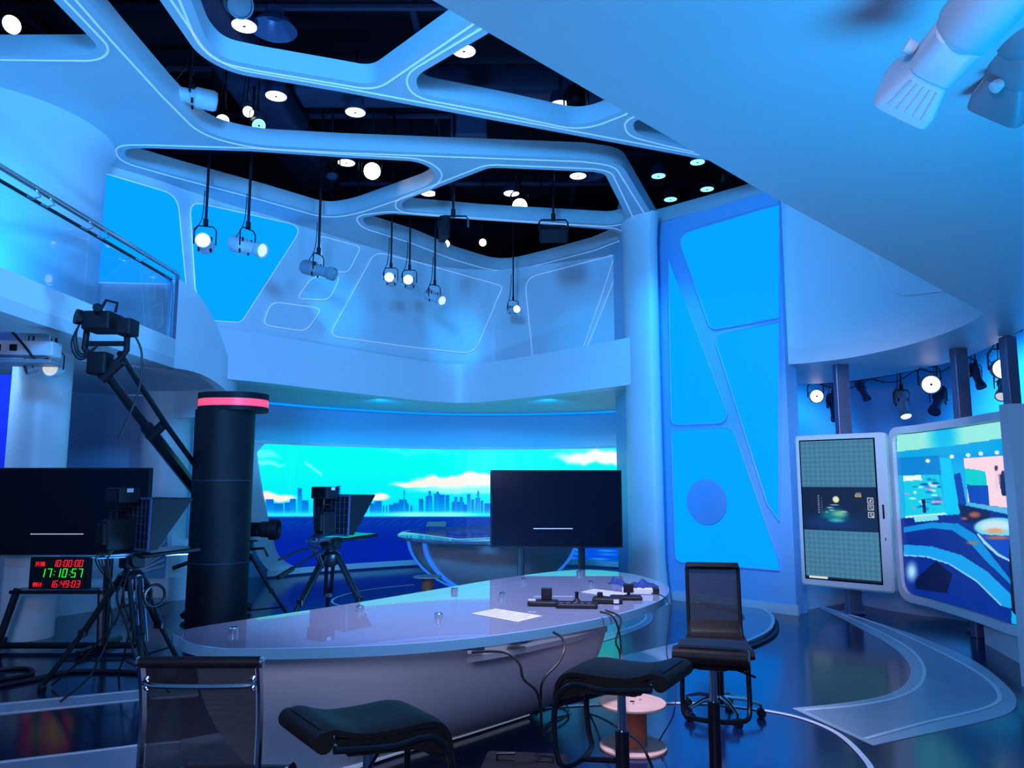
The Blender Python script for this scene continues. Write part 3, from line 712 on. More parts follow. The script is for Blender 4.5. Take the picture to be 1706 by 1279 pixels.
prof = [(bowl_r(z), z) for z in [i * (z2 - .07) / 14 for i in range(15)]]
rr = [[Vector((cb.x + r * math.cos(a), cb.y + r * .62 * math.sin(a), z)) for a in [2 * PI * k / 56 for k in range(56)]] for r, z in prof]
MB().rings(rr).build('bowl', 'bowl', fd, 60)
for a in (PI * 1.0, PI * 1.22, PI * 2.0):
    b = MB(); pts = []
    for r, z in prof:
        pts.append(((cb.x + r * 1.012 * math.cos(a), cb.y + r * .62 * 1.012 * math.sin(a), z)))
    b.tube(pts, .035, 8).build('light_rib', 'bluestrip', fd)
lt = atz(727, 878, z2); lp = thing('document_stand', 'small clear sloping reading stand on the far desk', 'stand', lt)
MB().box((0, 0, .05), (.34, .2, .012), Matrix.Rotation(.35, 3, 'X')).build('stand_plate', 'lampgrey', lp, 0, world=False)
for s_ in (-.14, .14): MB().box((s_, .04, .04), (.012, .1, .08)).build('stand_foot', 'lampgrey', lp, 0, world=False)

# ------------------------------------------------------------------ monitors on stands
def monitor(name, lab, px0, px1, pyt, pyb, Y, legs_px, crossz=None, feet=True, legbot=None):
    a = at(px0, pyt, Y); c = at(px1, pyb, Y); W_ = c.x - a.x; Hh = a.z - c.z; cx = (a.x + c.x) / 2
    r = thing(name, lab, 'monitor', (cx, Y, 0)); 
    MB().rbox((0, .0, (a.z + c.z) / 2), (W_, .06, Hh), .012, axis=1).build('housing', 'black', r, world=False)
    MB().box((0, -.031, (a.z + c.z) / 2), (W_ - .03, .004, Hh - .03)).build('screen', 'gloss', r, 0, world=False)
    MB().box((0, .05, (a.z + c.z) / 2), (W_ * .6, .05, Hh * .6)).build('back_cover', 'black', r, 0, world=False)
    for lx in legs_px:
        x = at(lx, 900, Y).x - cx
        MB().rbox((x, .09, (a.z) / 2), (.07, .05, a.z - .1), .01).build('post', 'blackm', r, world=False)
        ft = MB().rbox((x, .02, .035), (.08, .75, .05), .02).build('foot', 'blackm', r, world=False)
        for yy in (-.32, .36): MB().cyl((x - .02, yy + .0, .03), (x + .02, yy, .03), .03, seg=14).build('caster', 'black', ft, world=False)
    return r
m1 = monitor('floor_monitor', 'switched-off wide black monitor on two posts behind the front desk', 817, 1037, 783, 912, 8.0, (868, 970))
MB().box((.02 - (at(937, 800, 6.9).x - at(927, 800, 6.9).x), -.034, at(925, 880, 8.0).z), (.40, .002, .008)).build('status_line', mat('status_line', (.5, .4, .4), .5, emit=(.6, .5, .5), es=.5) and 'status_line', m1, 0, world=False)
Ym = 7.7
m2 = monitor('floor_monitor', 'switched-off large black monitor on a floor stand at the left edge', -40, 245, 779, 924, Ym, (-15, 176))
MB().box((at(98, 890, Ym).x - m2.location.x, -.034, at(98, 889, Ym).z), (.52, .002, .010)).build('status_line', 'status_line', m2, 0, world=False)
ang = m2.location
zc_ = at(98, 980, Ym).z
MB().rbox((at(98, 980, Ym).x - ang.x, .06, zc_ - .03), (at(175, 900, Ym).x - at(20, 900, Ym).x, .22, .035), .01).build('shelf', 'blackm', m2, world=False)
for x in (28, 168):
    X = at(x, 1000, Ym).x - ang.x; X2 = X + (-.12 if x < 100 else .05)
    MB().tube([(X, .0, zc_), (X2, -.05, .05)], .035, 8).build('slanted_leg', 'blackm', m2, world=False)
MB().tube([(at(-60, 1070, Ym).x - ang.x, -.05, .05), (at(230, 1070, Ym).x - ang.x, -.05, .05)], .03, 8).build('base_bar', 'blackm', m2, world=False)

# ------------------------------------------------------------------ studio timer
Yt = 7.62
ca = at(51, 928, Yt); cb_ = at(146, 981, Yt); tc = (ca + cb_) / 2
tm = thing('studio_timer', 'black studio timer with red and green segment digits under the left monitor', 'clock', (tc.x, Yt, cb_.z))
Wt = cb_.x - ca.x; Ht = ca.z - cb_.z
MB().rbox((0, .03, Ht / 2), (Wt, .06, Ht), .006, axis=1).build('case', 'black', tm, world=False)
SEG = {'0': 'abcdef', '1': 'bc', '2': 'abged', '3': 'abgcd', '4': 'fgbc', '5': 'afgcd', '6': 'afgedc', '7': 'abc', '8': 'abcdefg', '9': 'abcdfg'}
def digits(text, x0, z0, h, m, name, adv=.62):
    w_ = h * .46; sh = .16; t_ = h * .09; x = x0
    for ch in text:
        b = MB()
        def seg(ax, az, bx, bz):
            A = Vector((x + ax * w_ + az * h * sh, 0, z0 + az * h)); B = Vector((x + bx * w_ + bz * h * sh, 0, z0 + bz * h))
            d = (B - A).normalized(); n_ = Vector((-d.z, 0, d.x)) * t_ / 2; A = A - d * t_ * .3; B = B + d * t_ * .3
            b.plate([A + n_, B + n_, B - n_, A - n_], Vector((0, -1, 0)), .004)
        if ch == ':':
            for az in (.28, .72): b.box((x + w_ * .18 + az * h * sh, -.002, z0 + az * h), (t_, .004, t_))
            x += h * .32; b.build('colon_dots', m, tm, 0, world=False, kind='stuff'); continue
        for s_, q in dict(a=(0, 1, 1, 1), b=(1, 1, 1, .5), c=(1, .5, 1, 0), d=(0, 0, 1, 0), e=(0, 0, 0, .5), f=(0, .5, 0, 1), g=(0, .5, 1, .5)).items():
            if s_ in SEG[ch]: seg(*q)
        x += h * adv
        b.build('digit', m, tm, 0, world=False)
def text3(body, loc, size, m, name, parent, rotx=PI / 2, rz=0, th=.002, world=False):
    cu = bpy.data.curves.new(name, 'FONT'); cu.body = body; cu.size = size; cu.extrude = th; cu.align_x = 'CENTER'; cu.resolution_u = 3
    o = bpy.data.objects.new(name + '_t', cu); COL.objects.link(o)
    dg = bpy.context.evaluated_depsgraph_get(); me = bpy.data.meshes.new_from_object(o.evaluated_get(dg))
    bpy.data.objects.remove(o); bpy.data.curves.remove(cu)
    me.name = name; me.materials.clear(); me.materials.append(MAT[m] if m in MAT else M[m])
    o = bpy.data.objects.new(name, me); COL.objects.link(o); o.location = loc; o.rotation_euler = (rotx, 0, rz)
    if parent: o.parent = parent
    return o
s_ = Ht / 53
digits('10:00:00', -12 * s_, 37.5 * s_, 10.5 * s_, 'red', 'red_digits', .74)
digits('17:10:57', -32 * s_, 20 * s_, 13.5 * s_, 'green', 'green_digits', .82)
digits('16:49:03', -15 * s_, 3.2 * s_, 10.5 * s_, 'red', 'red_digits', .74)
text3('开播', (-33 * s_, -.003, 38.5 * s_), 8.6 * s_, 'red', 'red_lettering', tm)
text3('倒计', (-35 * s_, -.003, 4.2 * s_), 8.6 * s_, 'red', 'red_lettering', tm)

# ------------------------------------------------------------------ black cable tower with pink light ring
Yw = 8.6
tx = at(366, 900, Yw).x
tw = thing('black_tower', 'tall round black tower with glowing pink ring around its cap', 'pillar', (tx, Yw, 0))
hw_ = (at(418, 850, Yw).x - at(322, 850, Yw).x) / 2
ztop = at(380, 684, Yw).z; zcap = at(380, 657, Yw).z
MB().lathe([(hw_ * 1.04, 0), (hw_ * 1.04, .04), (hw_, .05), (hw_, ztop)], (0, 0, 0), seg=40).build('drum', 'black', tw, 40, world=False)
for y in (800, 935): MB().lathe([(hw_ + .002, at(366, y, Yw).z - .004), (hw_ + .003, at(366, y, Yw).z + .004)], (0, 0, 0), seg=40, cap=False).build('seam_ring', 'duct', tw, world=False)
def pill(z0, z1, k=0):
    a = hw_ + k; L = (at(446, 670, Yw).x - at(333, 670, Yw).x) - 2 * hw_ * 1.0; pts = []
    ox = at(333, 670, Yw).x - tx + hw_
    for i in range(25): t_ = PI / 2 + PI * i / 24; pts.append((ox + a * math.cos(t_), a * math.sin(t_)))
    for i in range(25): t_ = -PI / 2 + PI * i / 24; pts.append((ox + max(.02, L) + a * math.cos(t_), a * math.sin(t_)))
    return MB().prism(pts, z0, z1)
zz = [at(380, y, Yw).z for y in (686, 679, 667, 657)]
pill(zz[0], zz[1]).build('cap_bottom', 'black', tw, world=False)
pill(zz[1], zz[2], -.004).build('glow_ring', 'pink', tw, world=False)
pill(zz[2], zz[3]).build('cap_top', 'black', tw, world=False)
# ------------------------------------------------------------------ studio cameras
def studio_camera(name, lab, cat, loc, heading, hood=True, group=None, zs=1.0, spin=0.4, handle=True, bx=-.22, bl=.40):
    r = thing(name, lab, cat, loc, heading, group); L = dict(world=False)
    top = .86
    for k in range(3):
        a = spin + 2 * PI * k / 3; d = Vector((math.cos(a), math.sin(a), 0)); s_ = Vector((-d.y, d.x, 0))
        b = MB()
        for o_ in (-.035, .035): b.tube([d * .07 + s_ * o_ + Vector((0, 0, top)), d * .33 + s_ * o_ * .8 + Vector((0, 0, .42))], .019, 8)
        b.tube([d * .28 + Vector((0, 0, .50)), d * .60 + Vector((0, 0, .03))], .021, 8)
        b.rbox(d * .33 + Vector((0, 0, .42)), (.05, .09, .06), .01, rotz(a)); b.lathe([(.03, 0), (.035, .02), (.02, .05)], d * .60, seg=12)
        b.build('leg', 'blackm', r, **L)
        MB().tube([(0, 0, .2), d * .46 + Vector((0, 0, .21))], .010, 6).build('spreader_arm', 'blackm', r, **L)
    MB().lathe([(.04, .74), (.09, .8), (.1, .87), (.06, .9), (.05, .94)], seg=20).build('bowl_mount', 'blackm', r, **L)
    h = MB(); h.rbox((0, 0, .97), (.16, .13, .1), .02); h.lathe([(.05, -.1), (.055, -.08), (.055, .08), (.05, .1)], (0, 0, .98), (0, 1, 0), 16); h.build('pan_head', 'black', r, **L)
    MB().rbox((-.03, 0, 1.03), (.42, .1, .025), .01).build('slide_plate', 'steel', r, **L)
    if handle: MB().tube([(-.06, -.08, .97), (-.3, -.12, .9), (-.72, -.16, .74)], .013, 8).build('pan_handle', 'blackm', r, **L)
    if handle: MB().tube([(-.60, -.147, .785), (-.78, -.165, .72)], .024, 10).build('handle_grip', 'leather', r, **L)
    if handle: MB().tube([(-.06, .08, .97), (-.3, .14, .92), (-.5, .2, .84)], .012, 8).build('pan_handle', 'blackm', r, **L)
    body = MB(); body.rbox((bx, 0, 1.19), (bl, .13, .24), .02, axis=1); body.rbox((bx - bl * .45, 0, 1.2), (.09, .11, .17), .015)
    body.tube([(bx - bl * .3, 0, 1.31), (bx - bl * .3, 0, 1.38), (bx + bl * .3, 0, 1.38), (bx + bl * .32, 0, 1.31)], .016, 8)
    cb = body.build('camera_body', 'black', r, **L)
    MB().rbox((-.1, .1, 1.23), (.06, .03, .1), .008).build('control_panel', 'duct', r, **L)
    vf = MB().rbox((-.12, -.02, 1.50), (.17, .24, .12), .015).build('viewfinder', 'black', r, **L)
    MB().box((-.207, -.02, 1.50), (.004, .18, .08)).build('viewfinder_screen', 'gloss', vf, **L)
    MB().box((-.12, -.142, 1.54), (.05, .004, .03)).build('white_label', 'paper', vf, **L)
    MB().tube([(-.12, 0, 1.38), (-.12, -.01, 1.45)], .014, 8).build('viewfinder_post', 'blackm', r, **L)
    if hood:
        MB().lathe([(.05, 0), (.055, .1), (.065, .12), (.065, .2), (.05, .21)], (-.02, 0, 1.2), (1, 0, 0), 20).build('lens', 'black', r, **L)
        # hood: rear frame, two side walls, roof (cut slanted), glass, mirror monitor
        b = MB(); z0, z1, yy = 1.07, 1.47, .26
        for s_ in (-1, 1): b.plate([(0, s_ * yy, z0), (.06, s_ * yy, z0), (.34, s_ * yy * 1.05, z1), (0, s_ * yy * 1.05, z1)], Vector((0, s_, 0)), .006)
        b.plate([(0, -yy, z1), (.34, -yy * 1.05, z1), (.34, yy * 1.05, z1), (0, yy, z1)], Vector((0, 0, 1)), .006)
        b.plate([(-.004, -yy, z0), (-.004, yy, z0), (-.004, yy * 1.05, z1), (-.004, -yy * 1.05, z1)], Vector((-1, 0, 0)), .006)
        hd = b.build('hood', 'black', r, **L)
        MB().plate([(.04, -yy + .01, z0), (.04, yy - .01, z0), (.31, yy - .01, z1 - .01), (.31, -yy + .01, z1 - .01)], Vector((1, 0, 0)), .003).build('beam_splitter', 'gloss', hd, **L)
        b = MB()
        for (a, c) in (((-.012, -yy, z0), (-.012, yy, z0)), ((-.012, -yy * 1.04, z1), (-.012, yy * 1.04, z1)), ((-.012, -yy, z0), (-.012, -yy * 1.04, z1)), ((-.012, yy, z0), (-.012, yy * 1.04, z1))):
            b.tube([a, c], .012, 6)
        for k in range(1, 8): yv = -yy + 2 * yy * k / 8; b.tube([(-.012, yv, z0), (-.012, yv, z1)], .003, 4)
        for k in range(1, 6): zv = z0 + (z1 - z0) * k / 6; b.tube([(-.012, -yy, zv), (-.012, yy, zv)], .003, 4)
        b.build('rear_cloth_grid', 'duct', hd, 0, kind='stuff', **L)
        m_ = MB(); m_.rbox((.24, 0, 1.03), (.50, .38, .03), .02, Matrix.Rotation(-.05, 3, 'Y')); pm = m_.build('prompter_monitor', 'black', r, **L)
        MB().box((.26, 0, 1.047), (.44, .33, .004), Matrix.Rotation(-.05, 3, 'Y')).build('prompter_screen', 'gloss', pm, 0, **L)
        for s_ in (-.05, .05): MB().tube([(-.3, s_, 1.02), (.45, s_, 1.0)], .008, 6).build('support_rod', 'steel', r, **L)
    else:
        MB().lathe([(.07, 0), (.075, .08), (.085, .1), (.085, .2), (.095, .22), (.095, .3), (.125, .32), (.125, .42), (.11, .42), (.10, .38), (0, .37)], (-.02, 0, 1.16), (1, 0, 0), 20).build('lens', 'black', r, **L)
        MB().rbox((.12, -.09, 1.14), (.14, .07, .09), .02).build('zoom_grip', 'black', r, **L)
        MB().tube([(.05, -.1, .93), (.28, -.14, .95), (.33, -.14, .85)], .016, 8).build('zoom_handle', 'blackm', r, **L)
    for k in range(5):
        ph = random.uniform(.2, .5); pts = [(-.14, .02 * k - .04, 1.1), (-.22 - .015 * k, .02 * k - .06, 1.0), (-.16 + .02 * k, .03 * k - .08, .82 - ph * .2), (-.06, .02 * k, .86)]
        MB().tube(crom([Vector(p) for p in pts], 6), .006, 6).build('cable', 'cablem', r, **L)
    return r
fcam = studio_camera('prompter_camera', 'studio camera with teleprompter hood on tripod between front desk and video wall', 'camera', at(552, 900, 8.1) * 1, .95, group='teleprompter cameras', spin=.9, bx=-.06, bl=.2)
fcam.location.z = 0
c1_ = studio_camera('prompter_camera', 'studio camera with teleprompter hood in front of the left floor monitor', 'camera', at(222, 900, 6.35) * 1, .92, group='teleprompter cameras', spin=.3, handle=False, bx=-.12, bl=.24)
c1_.location.z = 0
c3_ = studio_camera('studio_camera', 'broadcast camera mostly hidden behind the black tower, long lens poking out', 'camera', at(408, 900, 9.45) * 1, .0, hood=False, spin=.5)
c3_.location.z = -.12
# chrome telescopic pedestal tubes of the near camera
for k in range(4):
    x = -.05 + .034 * k
    MB().tube([(x * .8, -.10, .84), (x + .03, -.16, .35)], .008, 8).build('chrome_rod', 'chrome', c1_, world=False)
MB().tube([Vector((.12, -.16, .70)) + Vector((math.cos(a) * .085, 0, math.sin(a) * .085)) for a in [2 * PI * i / 24 for i in range(24)]], .012, 8, closed=True).build('focus_ring', 'blackm', c1_, world=False)

def qh(v): return Vector((v[0] * .66, v[1] * .66, v[2] * .88))
for k in range(7):
    a0_ = random.uniform(0, 2 * PI); pts = [(math.cos(a0_) * .05, math.sin(a0_) * .05, .95 - .02 * k), (math.cos(a0_) * .16, math.sin(a0_) * .16, .72), (math.cos(a0_ + .5) * .12, math.sin(a0_ + .5) * .12, .5), (math.cos(a0_ + .9) * .3, math.sin(a0_ + .9) * .3, .25 - .02 * k), (math.cos(a0_ + .9) * .55, math.sin(a0_ + .9) * .55, .02)]
    MB().tube(crom([Vector(p_) for p_ in pts], 6), .009, 6).build('cable', 'cablem', c1_, world=False)
# ------------------------------------------------------------------ crane with remote head
Yj = 9.35
j0 = at(170, 615, 6.9); j1 = at(330, 822, 9.25); jd = (j1 - j0); j2 = j1 + jd * .22
jib = thing('camera_crane', 'long black camera crane arm rising behind the black tower with remote head', 'crane', (j2.x, j2.y, 0))
MB().tube([j0, j0.lerp(j1, .42)], .045, 10).build('arm', 'blackm', jib)
MB().tube([j0.lerp(j1, .40), j2], .066, 10).build('arm', 'blackm', jib)
off = Vector((.17, 0, .03)); MB().tube([j0 + off + Vector((-.02, 0, .12)), j0.lerp(j1, .42) + off * 1.1, j2 + off * 1.1], .028, 8).build('tie_rod', 'blackm', jib)
for t_ in (.0, .42): p = j0.lerp(j1, t_); MB().tube([p - Vector((.0, .0, .09)), p + off + Vector((0, 0, .05))], .05, 8).build('joint', 'blackm', jib)
MB().rbox(j0 + Vector((-.02, 0, .05)), (.18, .16, .2), .03).build('tilt_box', 'black', jib)
MB().tube([j0 + Vector((0, 0, .1)), j0 + Vector((0, 0, .12))], .05, 12).build('neck', 'black', jib)
hb = j0 + Vector((.02, 0, .06))
MB().tube([hb + qh((-.27, 0, .42)), hb + qh((-.29, 0, .15)), hb + qh((-.17, 0, .02)), hb + qh((.17, 0, .0)), hb + qh((.29, 0, .13)), hb + qh((.28, 0, .42))], .028, 8).build('yoke', 'black', jib)
MB().box(hb + qh((0, 0, .2)), (.34, .07, .035)).build('camera_plate', 'black', jib)
MB().rbox(hb + qh((-.06, .0, .42)), (.26, .28, .17), .03).build('remote_camera', 'black', jib)
MB().rbox(hb + qh((.31, -.05, .36)), (.14, .18, .15), .025).build('motor_box', 'black', jib)
MB().tube([hb + qh(q) for q in ((-.12, 0, .54), (-.04, 0, .66), (.12, 0, .63), (.1, 0, .53))], .014, 8).build('top_handle', 'black', jib)
MB().lathe([(.055, 0), (.06, .07), (.07, .09), (.07, .13)], hb + qh((-.2, -.05, .44)), (-.6, -.6, .1), 16).build('lens', 'black', jib)
MB().lathe([(.035, 0), (.04, .1)], hb + qh((-.02, -.2, .50)), (.3, -.8, .2), 14).build('focus_motor', 'black', jib)
cabl = crom([hb + qh(q) for q in ((.38, 0, .3), (.50, 0, .1), (.50, 0, -.25), (.38, 0, -.55), (.26, 0, -.78))], 6)
MB().tube(cabl, .010, 8).build('cable', 'cablem', jib)
for k in range(3): MB().tube(crom([hb + qh(q) for q in ((-.25, -.1, .5), (-.36 - .03 * k, -.1, .3 - .05 * k), (-.28, -.1, .08 - .03 * k), (-.05, -.1, .17))], 6), .008, 6).build('cable', 'cablem', jib)
MB().lathe([(.12, 0), (.10, .05), (.07, .3), (.07, j2.z)], (j2.x, j2.y, 0), seg=20).build('pedestal', 'blackm', jib)
for k in range(3):
    a = .3 + 2 * PI * k / 3; MB().tube([(j2.x, j2.y, .3), (j2.x + .5 * math.cos(a), j2.y + .5 * math.sin(a), .05)], .04, 8).build('leg', 'blackm', jib)

# ------------------------------------------------------------------ seats
def seat_sheet(prof, hw, th, name, m, parent, cross=0.0, n=10):
    """upholstered band: side profile swept across the width"""
    P = crom([Vector((x, 0, z)) for x, z in prof], 5); rr = []
    for i, p in enumerate(P):
        t = (P[min(len(P) - 1, i + 1)] - P[max(0, i - 1)]).normalized(); nrm_ = Vector((-t.z, 0, t.x)); nrm_ = nrm_ if nrm_.z >= 0 or abs(nrm_.z) < .3 else nrm_
        ring = []
        for k in range(n + 1):
            y = -hw + 2 * hw * k / n; e = 1 - abs(y / hw) ** 6 * .5; ring.append(p + Vector((0, y, 0)) + nrm_ * (th / 2 * e - cross * (1 - (y / hw) ** 2)))
        for k in range(n, -1, -1):
            y = -hw + 2 * hw * k / n; e = 1 - abs(y / hw) ** 6 * .5; ring.append(p + Vector((0, y, 0)) - nrm_ * (th / 2 * e + cross * (1 - (y / hw) ** 2)))
        rr.append(ring)
    return MB().rings(rr).build(name, m, parent, 50, world=False)
def bar_stool(lab, loc, heading, seat_z):
    r = thing('bar_stool', lab, 'stool', (loc[0], loc[1], 0), heading, 'black leather piston stools'); L = dict(world=False); z = seat_z
    seat_sheet([(-.235, z + .03), (-.20, z + .035), (-.15, z + .018), (-.08, z + .002), (.04, z - .002), (.14, z + .0), (.195, z - .012), (.228, z - .05), (.240, z - .11), (.243, z - .15)], .17, .035, 'seat', 'leather', r)
    b = MB()
    for s_ in (-1, 1): b.plate([(-.2, s_ * .166, z + .01), (.20, s_ * .166, z - .02), (.235, s_ * .166, z - .12), (.10, s_ * .166, z - .075), (-.15, s_ * .166, z - .05)], Vector((0, -s_, 0)), .01)
    b.build('side_skirt', 'leather', r, 0, kind='stuff', world=False)
    MB().tube([(-.235, -.172, z + .008), (-.235, .172, z + .008)], .034, 14).build('rear_roll', 'leather', r, **L)
    b = MB()
    pts = [Vector(q) for q in ((-.2, -.168, z - .02), (0, -.168, z - .045), (.15, -.168, z - .04), (.225, -.168, z - .1), (.245, -.168, z - .2), (.235, -.168, z - .33), (.21, -.145, z - .39), (.19, 0, z - .40), (.21, .145, z - .39), (.235, .168, z - .33), (.245, .168, z - .2), (.225, .168, z - .1), (.15, .168, z - .04), (0, .168, z - .045), (-.2, .168, z - .02))]
    b.tube(crom(pts, 4), .013, 10); b.build('footrest_loop', 'blackm', r, **L)
    MB().tube([(.19, 0, z - .40), (.03, 0, z - .38)], .012, 8).build('footrest_strut', 'blackm', r, **L)
    MB().rbox((0, 0, z - .06), (.2, .16, .05), .02).build('seat_mount', 'black', r, **L)
    MB().cyl((0, 0, z - .08), (0, 0, z - .27), .019, seg=20).build('piston', 'chrome', r, **L)
    MB().cyl((0, 0, z - .25), (0, 0, .02), .030, seg=20).build('column', 'blackm', r, **L)
    MB().lathe([(.21, 0), (.21, .008), (.19, .014), (.04, .022), (.035, .03)], seg=40).build('base', 'blackm', r, **L)
    MB().tube([(.02, -.06, z - .08), (-.1, -.2, z - .10)], .006, 8).build('lever', 'blackm', r, **L)
    return r
p = at(612, 1230, 2.72); bar_stool('black leather stool in the lower left foreground, nearest to the desk corner', (p.x - .02, 2.86), .62, .765)
p = at(1040, 1115, 3.4); bar_stool('black leather stool right of the desk with the wooden cable spool behind it', (p.x, 3.5), 2.62, .785)
p = at(1190, 1090, 3.75); bar_stool('black leather stool standing in front of the mesh-back swivel chair', (p.x + .04, 3.95), 1.28, .785)

# mesh swivel chair behind the third stool
p = atz(1201, 1192, 0.0)
sw = thing('swivel_chair', 'black mesh-back swivel chair with chrome star base on the blue floor', 'chair', (p.x, p.y, 0), -1.72); L = dict(world=False)
hubz = .10
MB().cyl((0, 0, .08), (0, 0, .30), .028, seg=16).build('column', 'blackm', sw, **L); MB().cyl((0, 0, .28), (0, 0, .46), .018, seg=16).build('piston', 'chrome', sw, **L)
for k in range(5):
    a = .3 + 2 * PI * k / 5; d = Vector((math.cos(a), math.sin(a), 0))
    lg_ = MB().tube([d * .03 + Vector((0, 0, .13)), d * .16 + Vector((0, 0, .12)), d * .27 + Vector((0, 0, .085))], [.02, .016, .012], 8).build('leg', 'chrome', sw, **L)
    q = d * .27; s_ = Vector((-d.y, d.x, 0))
    cst = MB(); 
    for o_ in (-.016, .016): cst.cyl(q + s_ * (o_ - .009) + Vector((0, 0, .03)), q + s_ * (o_ + .009) + Vector((0, 0, .03)), .03, seg=14)
    cst.tube([q + Vector((0, 0, .03)), q + Vector((0, 0, .085))], .008, 6); cst.build('caster', 'black', lg_, **L)
seat_sheet([(-.2, .49), (-.1, .47), (.05, .465), (.18, .47), (.24, .44)], .21, .05, 'seat', 'leather', sw)
bk = [(-.17, .50), (-.22, .56), (-.235, .66), (-.25, .82), (-.27, 1.0)]
seat_sheet(bk[1:], .175, .004, 'mesh_back', 'chair_mesh', sw)
pf = crom([Vector((x, -.185, z)) for x, z in bk], 4) + crom([Vector((x, .185, z)) for x, z in bk[::-1]], 4)
MB().tube(pf, .014, 8).build('back_frame', 'black', sw, **L)
seat_sheet([(-.24, .975), (-.272, 1.0)], .185, .03, 'head_band', 'black', sw)
seat_sheet([(-.14, .49), (-.2, .52), (-.235, .60)], .19, .03, 'lower_pad', 'leather', sw)

# mesh chair at the lower left, seen from behind
mc = thing('mesh_chair', 'black mesh office chair with chrome side rails at the lower left corner', 'chair', (at(371, 1200, 3.12).x, 3.12, 0), 1.57); mc.scale = (.955, .955, .985)
bk = [(-.06, .40), (-.15, .425), (-.205, .50), (-.225, .60), (-.222, .74), (-.235, .86), (-.262, .965)]
seat_sheet(bk, .205, .006, 'mesh_back', 'chair_mesh', mc)
seat_sheet([(.26, .43), (.22, .455), (.1, .45), (-.06, .42)], .205, .008, 'mesh_seat', 'chair_mesh', mc)
for s_ in (-1, 1):
    pts = [Vector((x, s_ * .222, z)) for x, z in [(.28, .42), (.22, .45), (.1, .445), (-.06, .405)] + bk[1:]]
    rr = []
    P = crom(pts, 5)
    for i, q in enumerate(P):
        t = (P[min(len(P) - 1, i + 1)] - P[max(0, i - 1)]).normalized(); n_ = Vector((-t.z, 0, t.x))
        rr.append([q + n_ * .018 + Vector((0, -.006, 0)), q + n_ * .018 + Vector((0, .006, 0)), q - n_ * .018 + Vector((0, .006, 0)), q - n_ * .018 + Vector((0, -.006, 0))])
    MB().rings(rr).build('side_rail', 'chrome', mc, 40, world=False)
MB().tube([(-.262, -.225, .975), (-.262, .225, .975)], .021, 14).build('top_roll', 'black', mc, **L)
for s_ in (-1, 1): MB().lathe([(.0, 0), (.02, .002), (.02, .012), (.0, .014)], (-.262, s_ * .225, .975), (0, s_, 0), 14).build('end_cap', 'chrome', mc, **L)
MB().tube(crom([Vector(q) for q in ((-.245, -.215, .90), (-.262, -.17, .892), (-.27, 0, .89), (-.262, .17, .892), (-.245, .215, .90))], 6), .009, 10).build('cross_bar', 'chrome', mc, **L)
for s_ in (-1, 1):
    for z in (.885, .915): MB().lathe([(.011, 0), (.011, .01), (0, .014)], (-.25, s_ * .2, z), (-1, 0, 0), 12).build('bolt', 'chrome', mc, **L)
MB().tube([(.29, -.225, .42), (.29, .225, .42)], .015, 12).build('front_roll', 'chrome', mc, **L)
MB().tube([(-.02, -.21, .38), (-.02, .21, .38)], .014, 10).build('stretcher', 'chrome', mc, **L)
MB().cyl((0, 0, .1), (0, 0, .39), .026, seg=16).build('column', 'chrome', mc, **L)
for k in range(5):
    a = 2 * PI * k / 5; d = Vector((math.cos(a), math.sin(a), 0))
    lg_ = MB().tube([d * .02 + Vector((0, 0, .13)), d * .3 + Vector((0, 0, .08))], [.02, .012], 8).build('leg', 'chrome', mc, **L)
    q = d * .3; s2 = Vector((-d.y, d.x, 0)); MB().cyl(q - s2 * .02 + Vector((0, 0, .03)), q + s2 * .02 + Vector((0, 0, .03)), .03, seg=14).build('caster', 'black', lg_, **L)

# ------------------------------------------------------------------ cable spools
def spool(lab, x, y, r_, h_, wood=True):
    s_ = thing('cable_spool', lab, 'spool', (x, y, 0), 0, None)
    A, B = ('wood', 'woodcore') if wood else ('paper', 'woodcore')
    MB().lathe([(r_ - .004, 0), (r_, .004), (r_, .014), (r_ - .004, .018)], seg=44).build('lower_disc', A, s_, world=False)
    MB().lathe([(r_ * .42, .018), (r_ * .42, h_ - .018)], seg=32, cap=False).build('core', B, s_, world=False)
    MB().lathe([(r_ - .004, h_ - .018), (r_, h_ - .014), (r_, h_ - .004), (r_ - .004, h_)], seg=44).build('upper_disc', A, s_, world=False)
    for k in range(3): a = .5 + 2 * PI * k / 3; MB().lathe([(.007, 0), (.007, .005), (0, .007)], (math.cos(a) * r_ * .3, math.sin(a) * r_ * .3, h_), seg=8).build('bolt', 'steel', s_, world=False)
    MB().lathe([(.016, h_), (.016, h_ + .001)], seg=14).build('axle_hole', 'black', s_, world=False)
p = atz(1057, 1250, 0); spool('low wooden cable spool standing on the floor beside the front desk', p.x, p.y + .05, .205, .27)
p = atz(712, 990, 0); spool('small pale-topped cable spool on the floor near the far silver desk', p.x, p.y, .21, .26, False)

# ------------------------------------------------------------------ floor box, cables
p = atz(872, 1279, 0)
fb = thing('stage_box', 'black stage box with rows of cable connectors on the floor by the desk', 'box', (p.x + .0, 4.05, 0), -.12)
MB().rbox((0, 0, .11), (.42, .28, .22), .02).build('case', 'black', fb, world=False)
for i in range(7):
    for j in range(2):
        MB().lathe([(.014, 0), (.014, .012), (.008, .012), (.008, .002)], (-.16 + i * .053, -.14, .07 + j * .07), (0, -1, 0), 12).build('connector', 'steel', fb, world=False)
for s_ in (-1, 1): MB().tube([(s_ * .14, .0, .22), (s_ * .14, 0, .25), (s_ * .05, 0, .255)], .008, 6).build('handle', 'blackm', fb, world=False)
def cable(pts, r, lab, group=None):
    P = crom([Vector(q) for q in pts], 7)
    return tag(MB().tube(P, r, 7).build('cable', 'cablem', None), lab, 'cable', group)
A_ = lambda x, y, Y: at(x, y, Y)
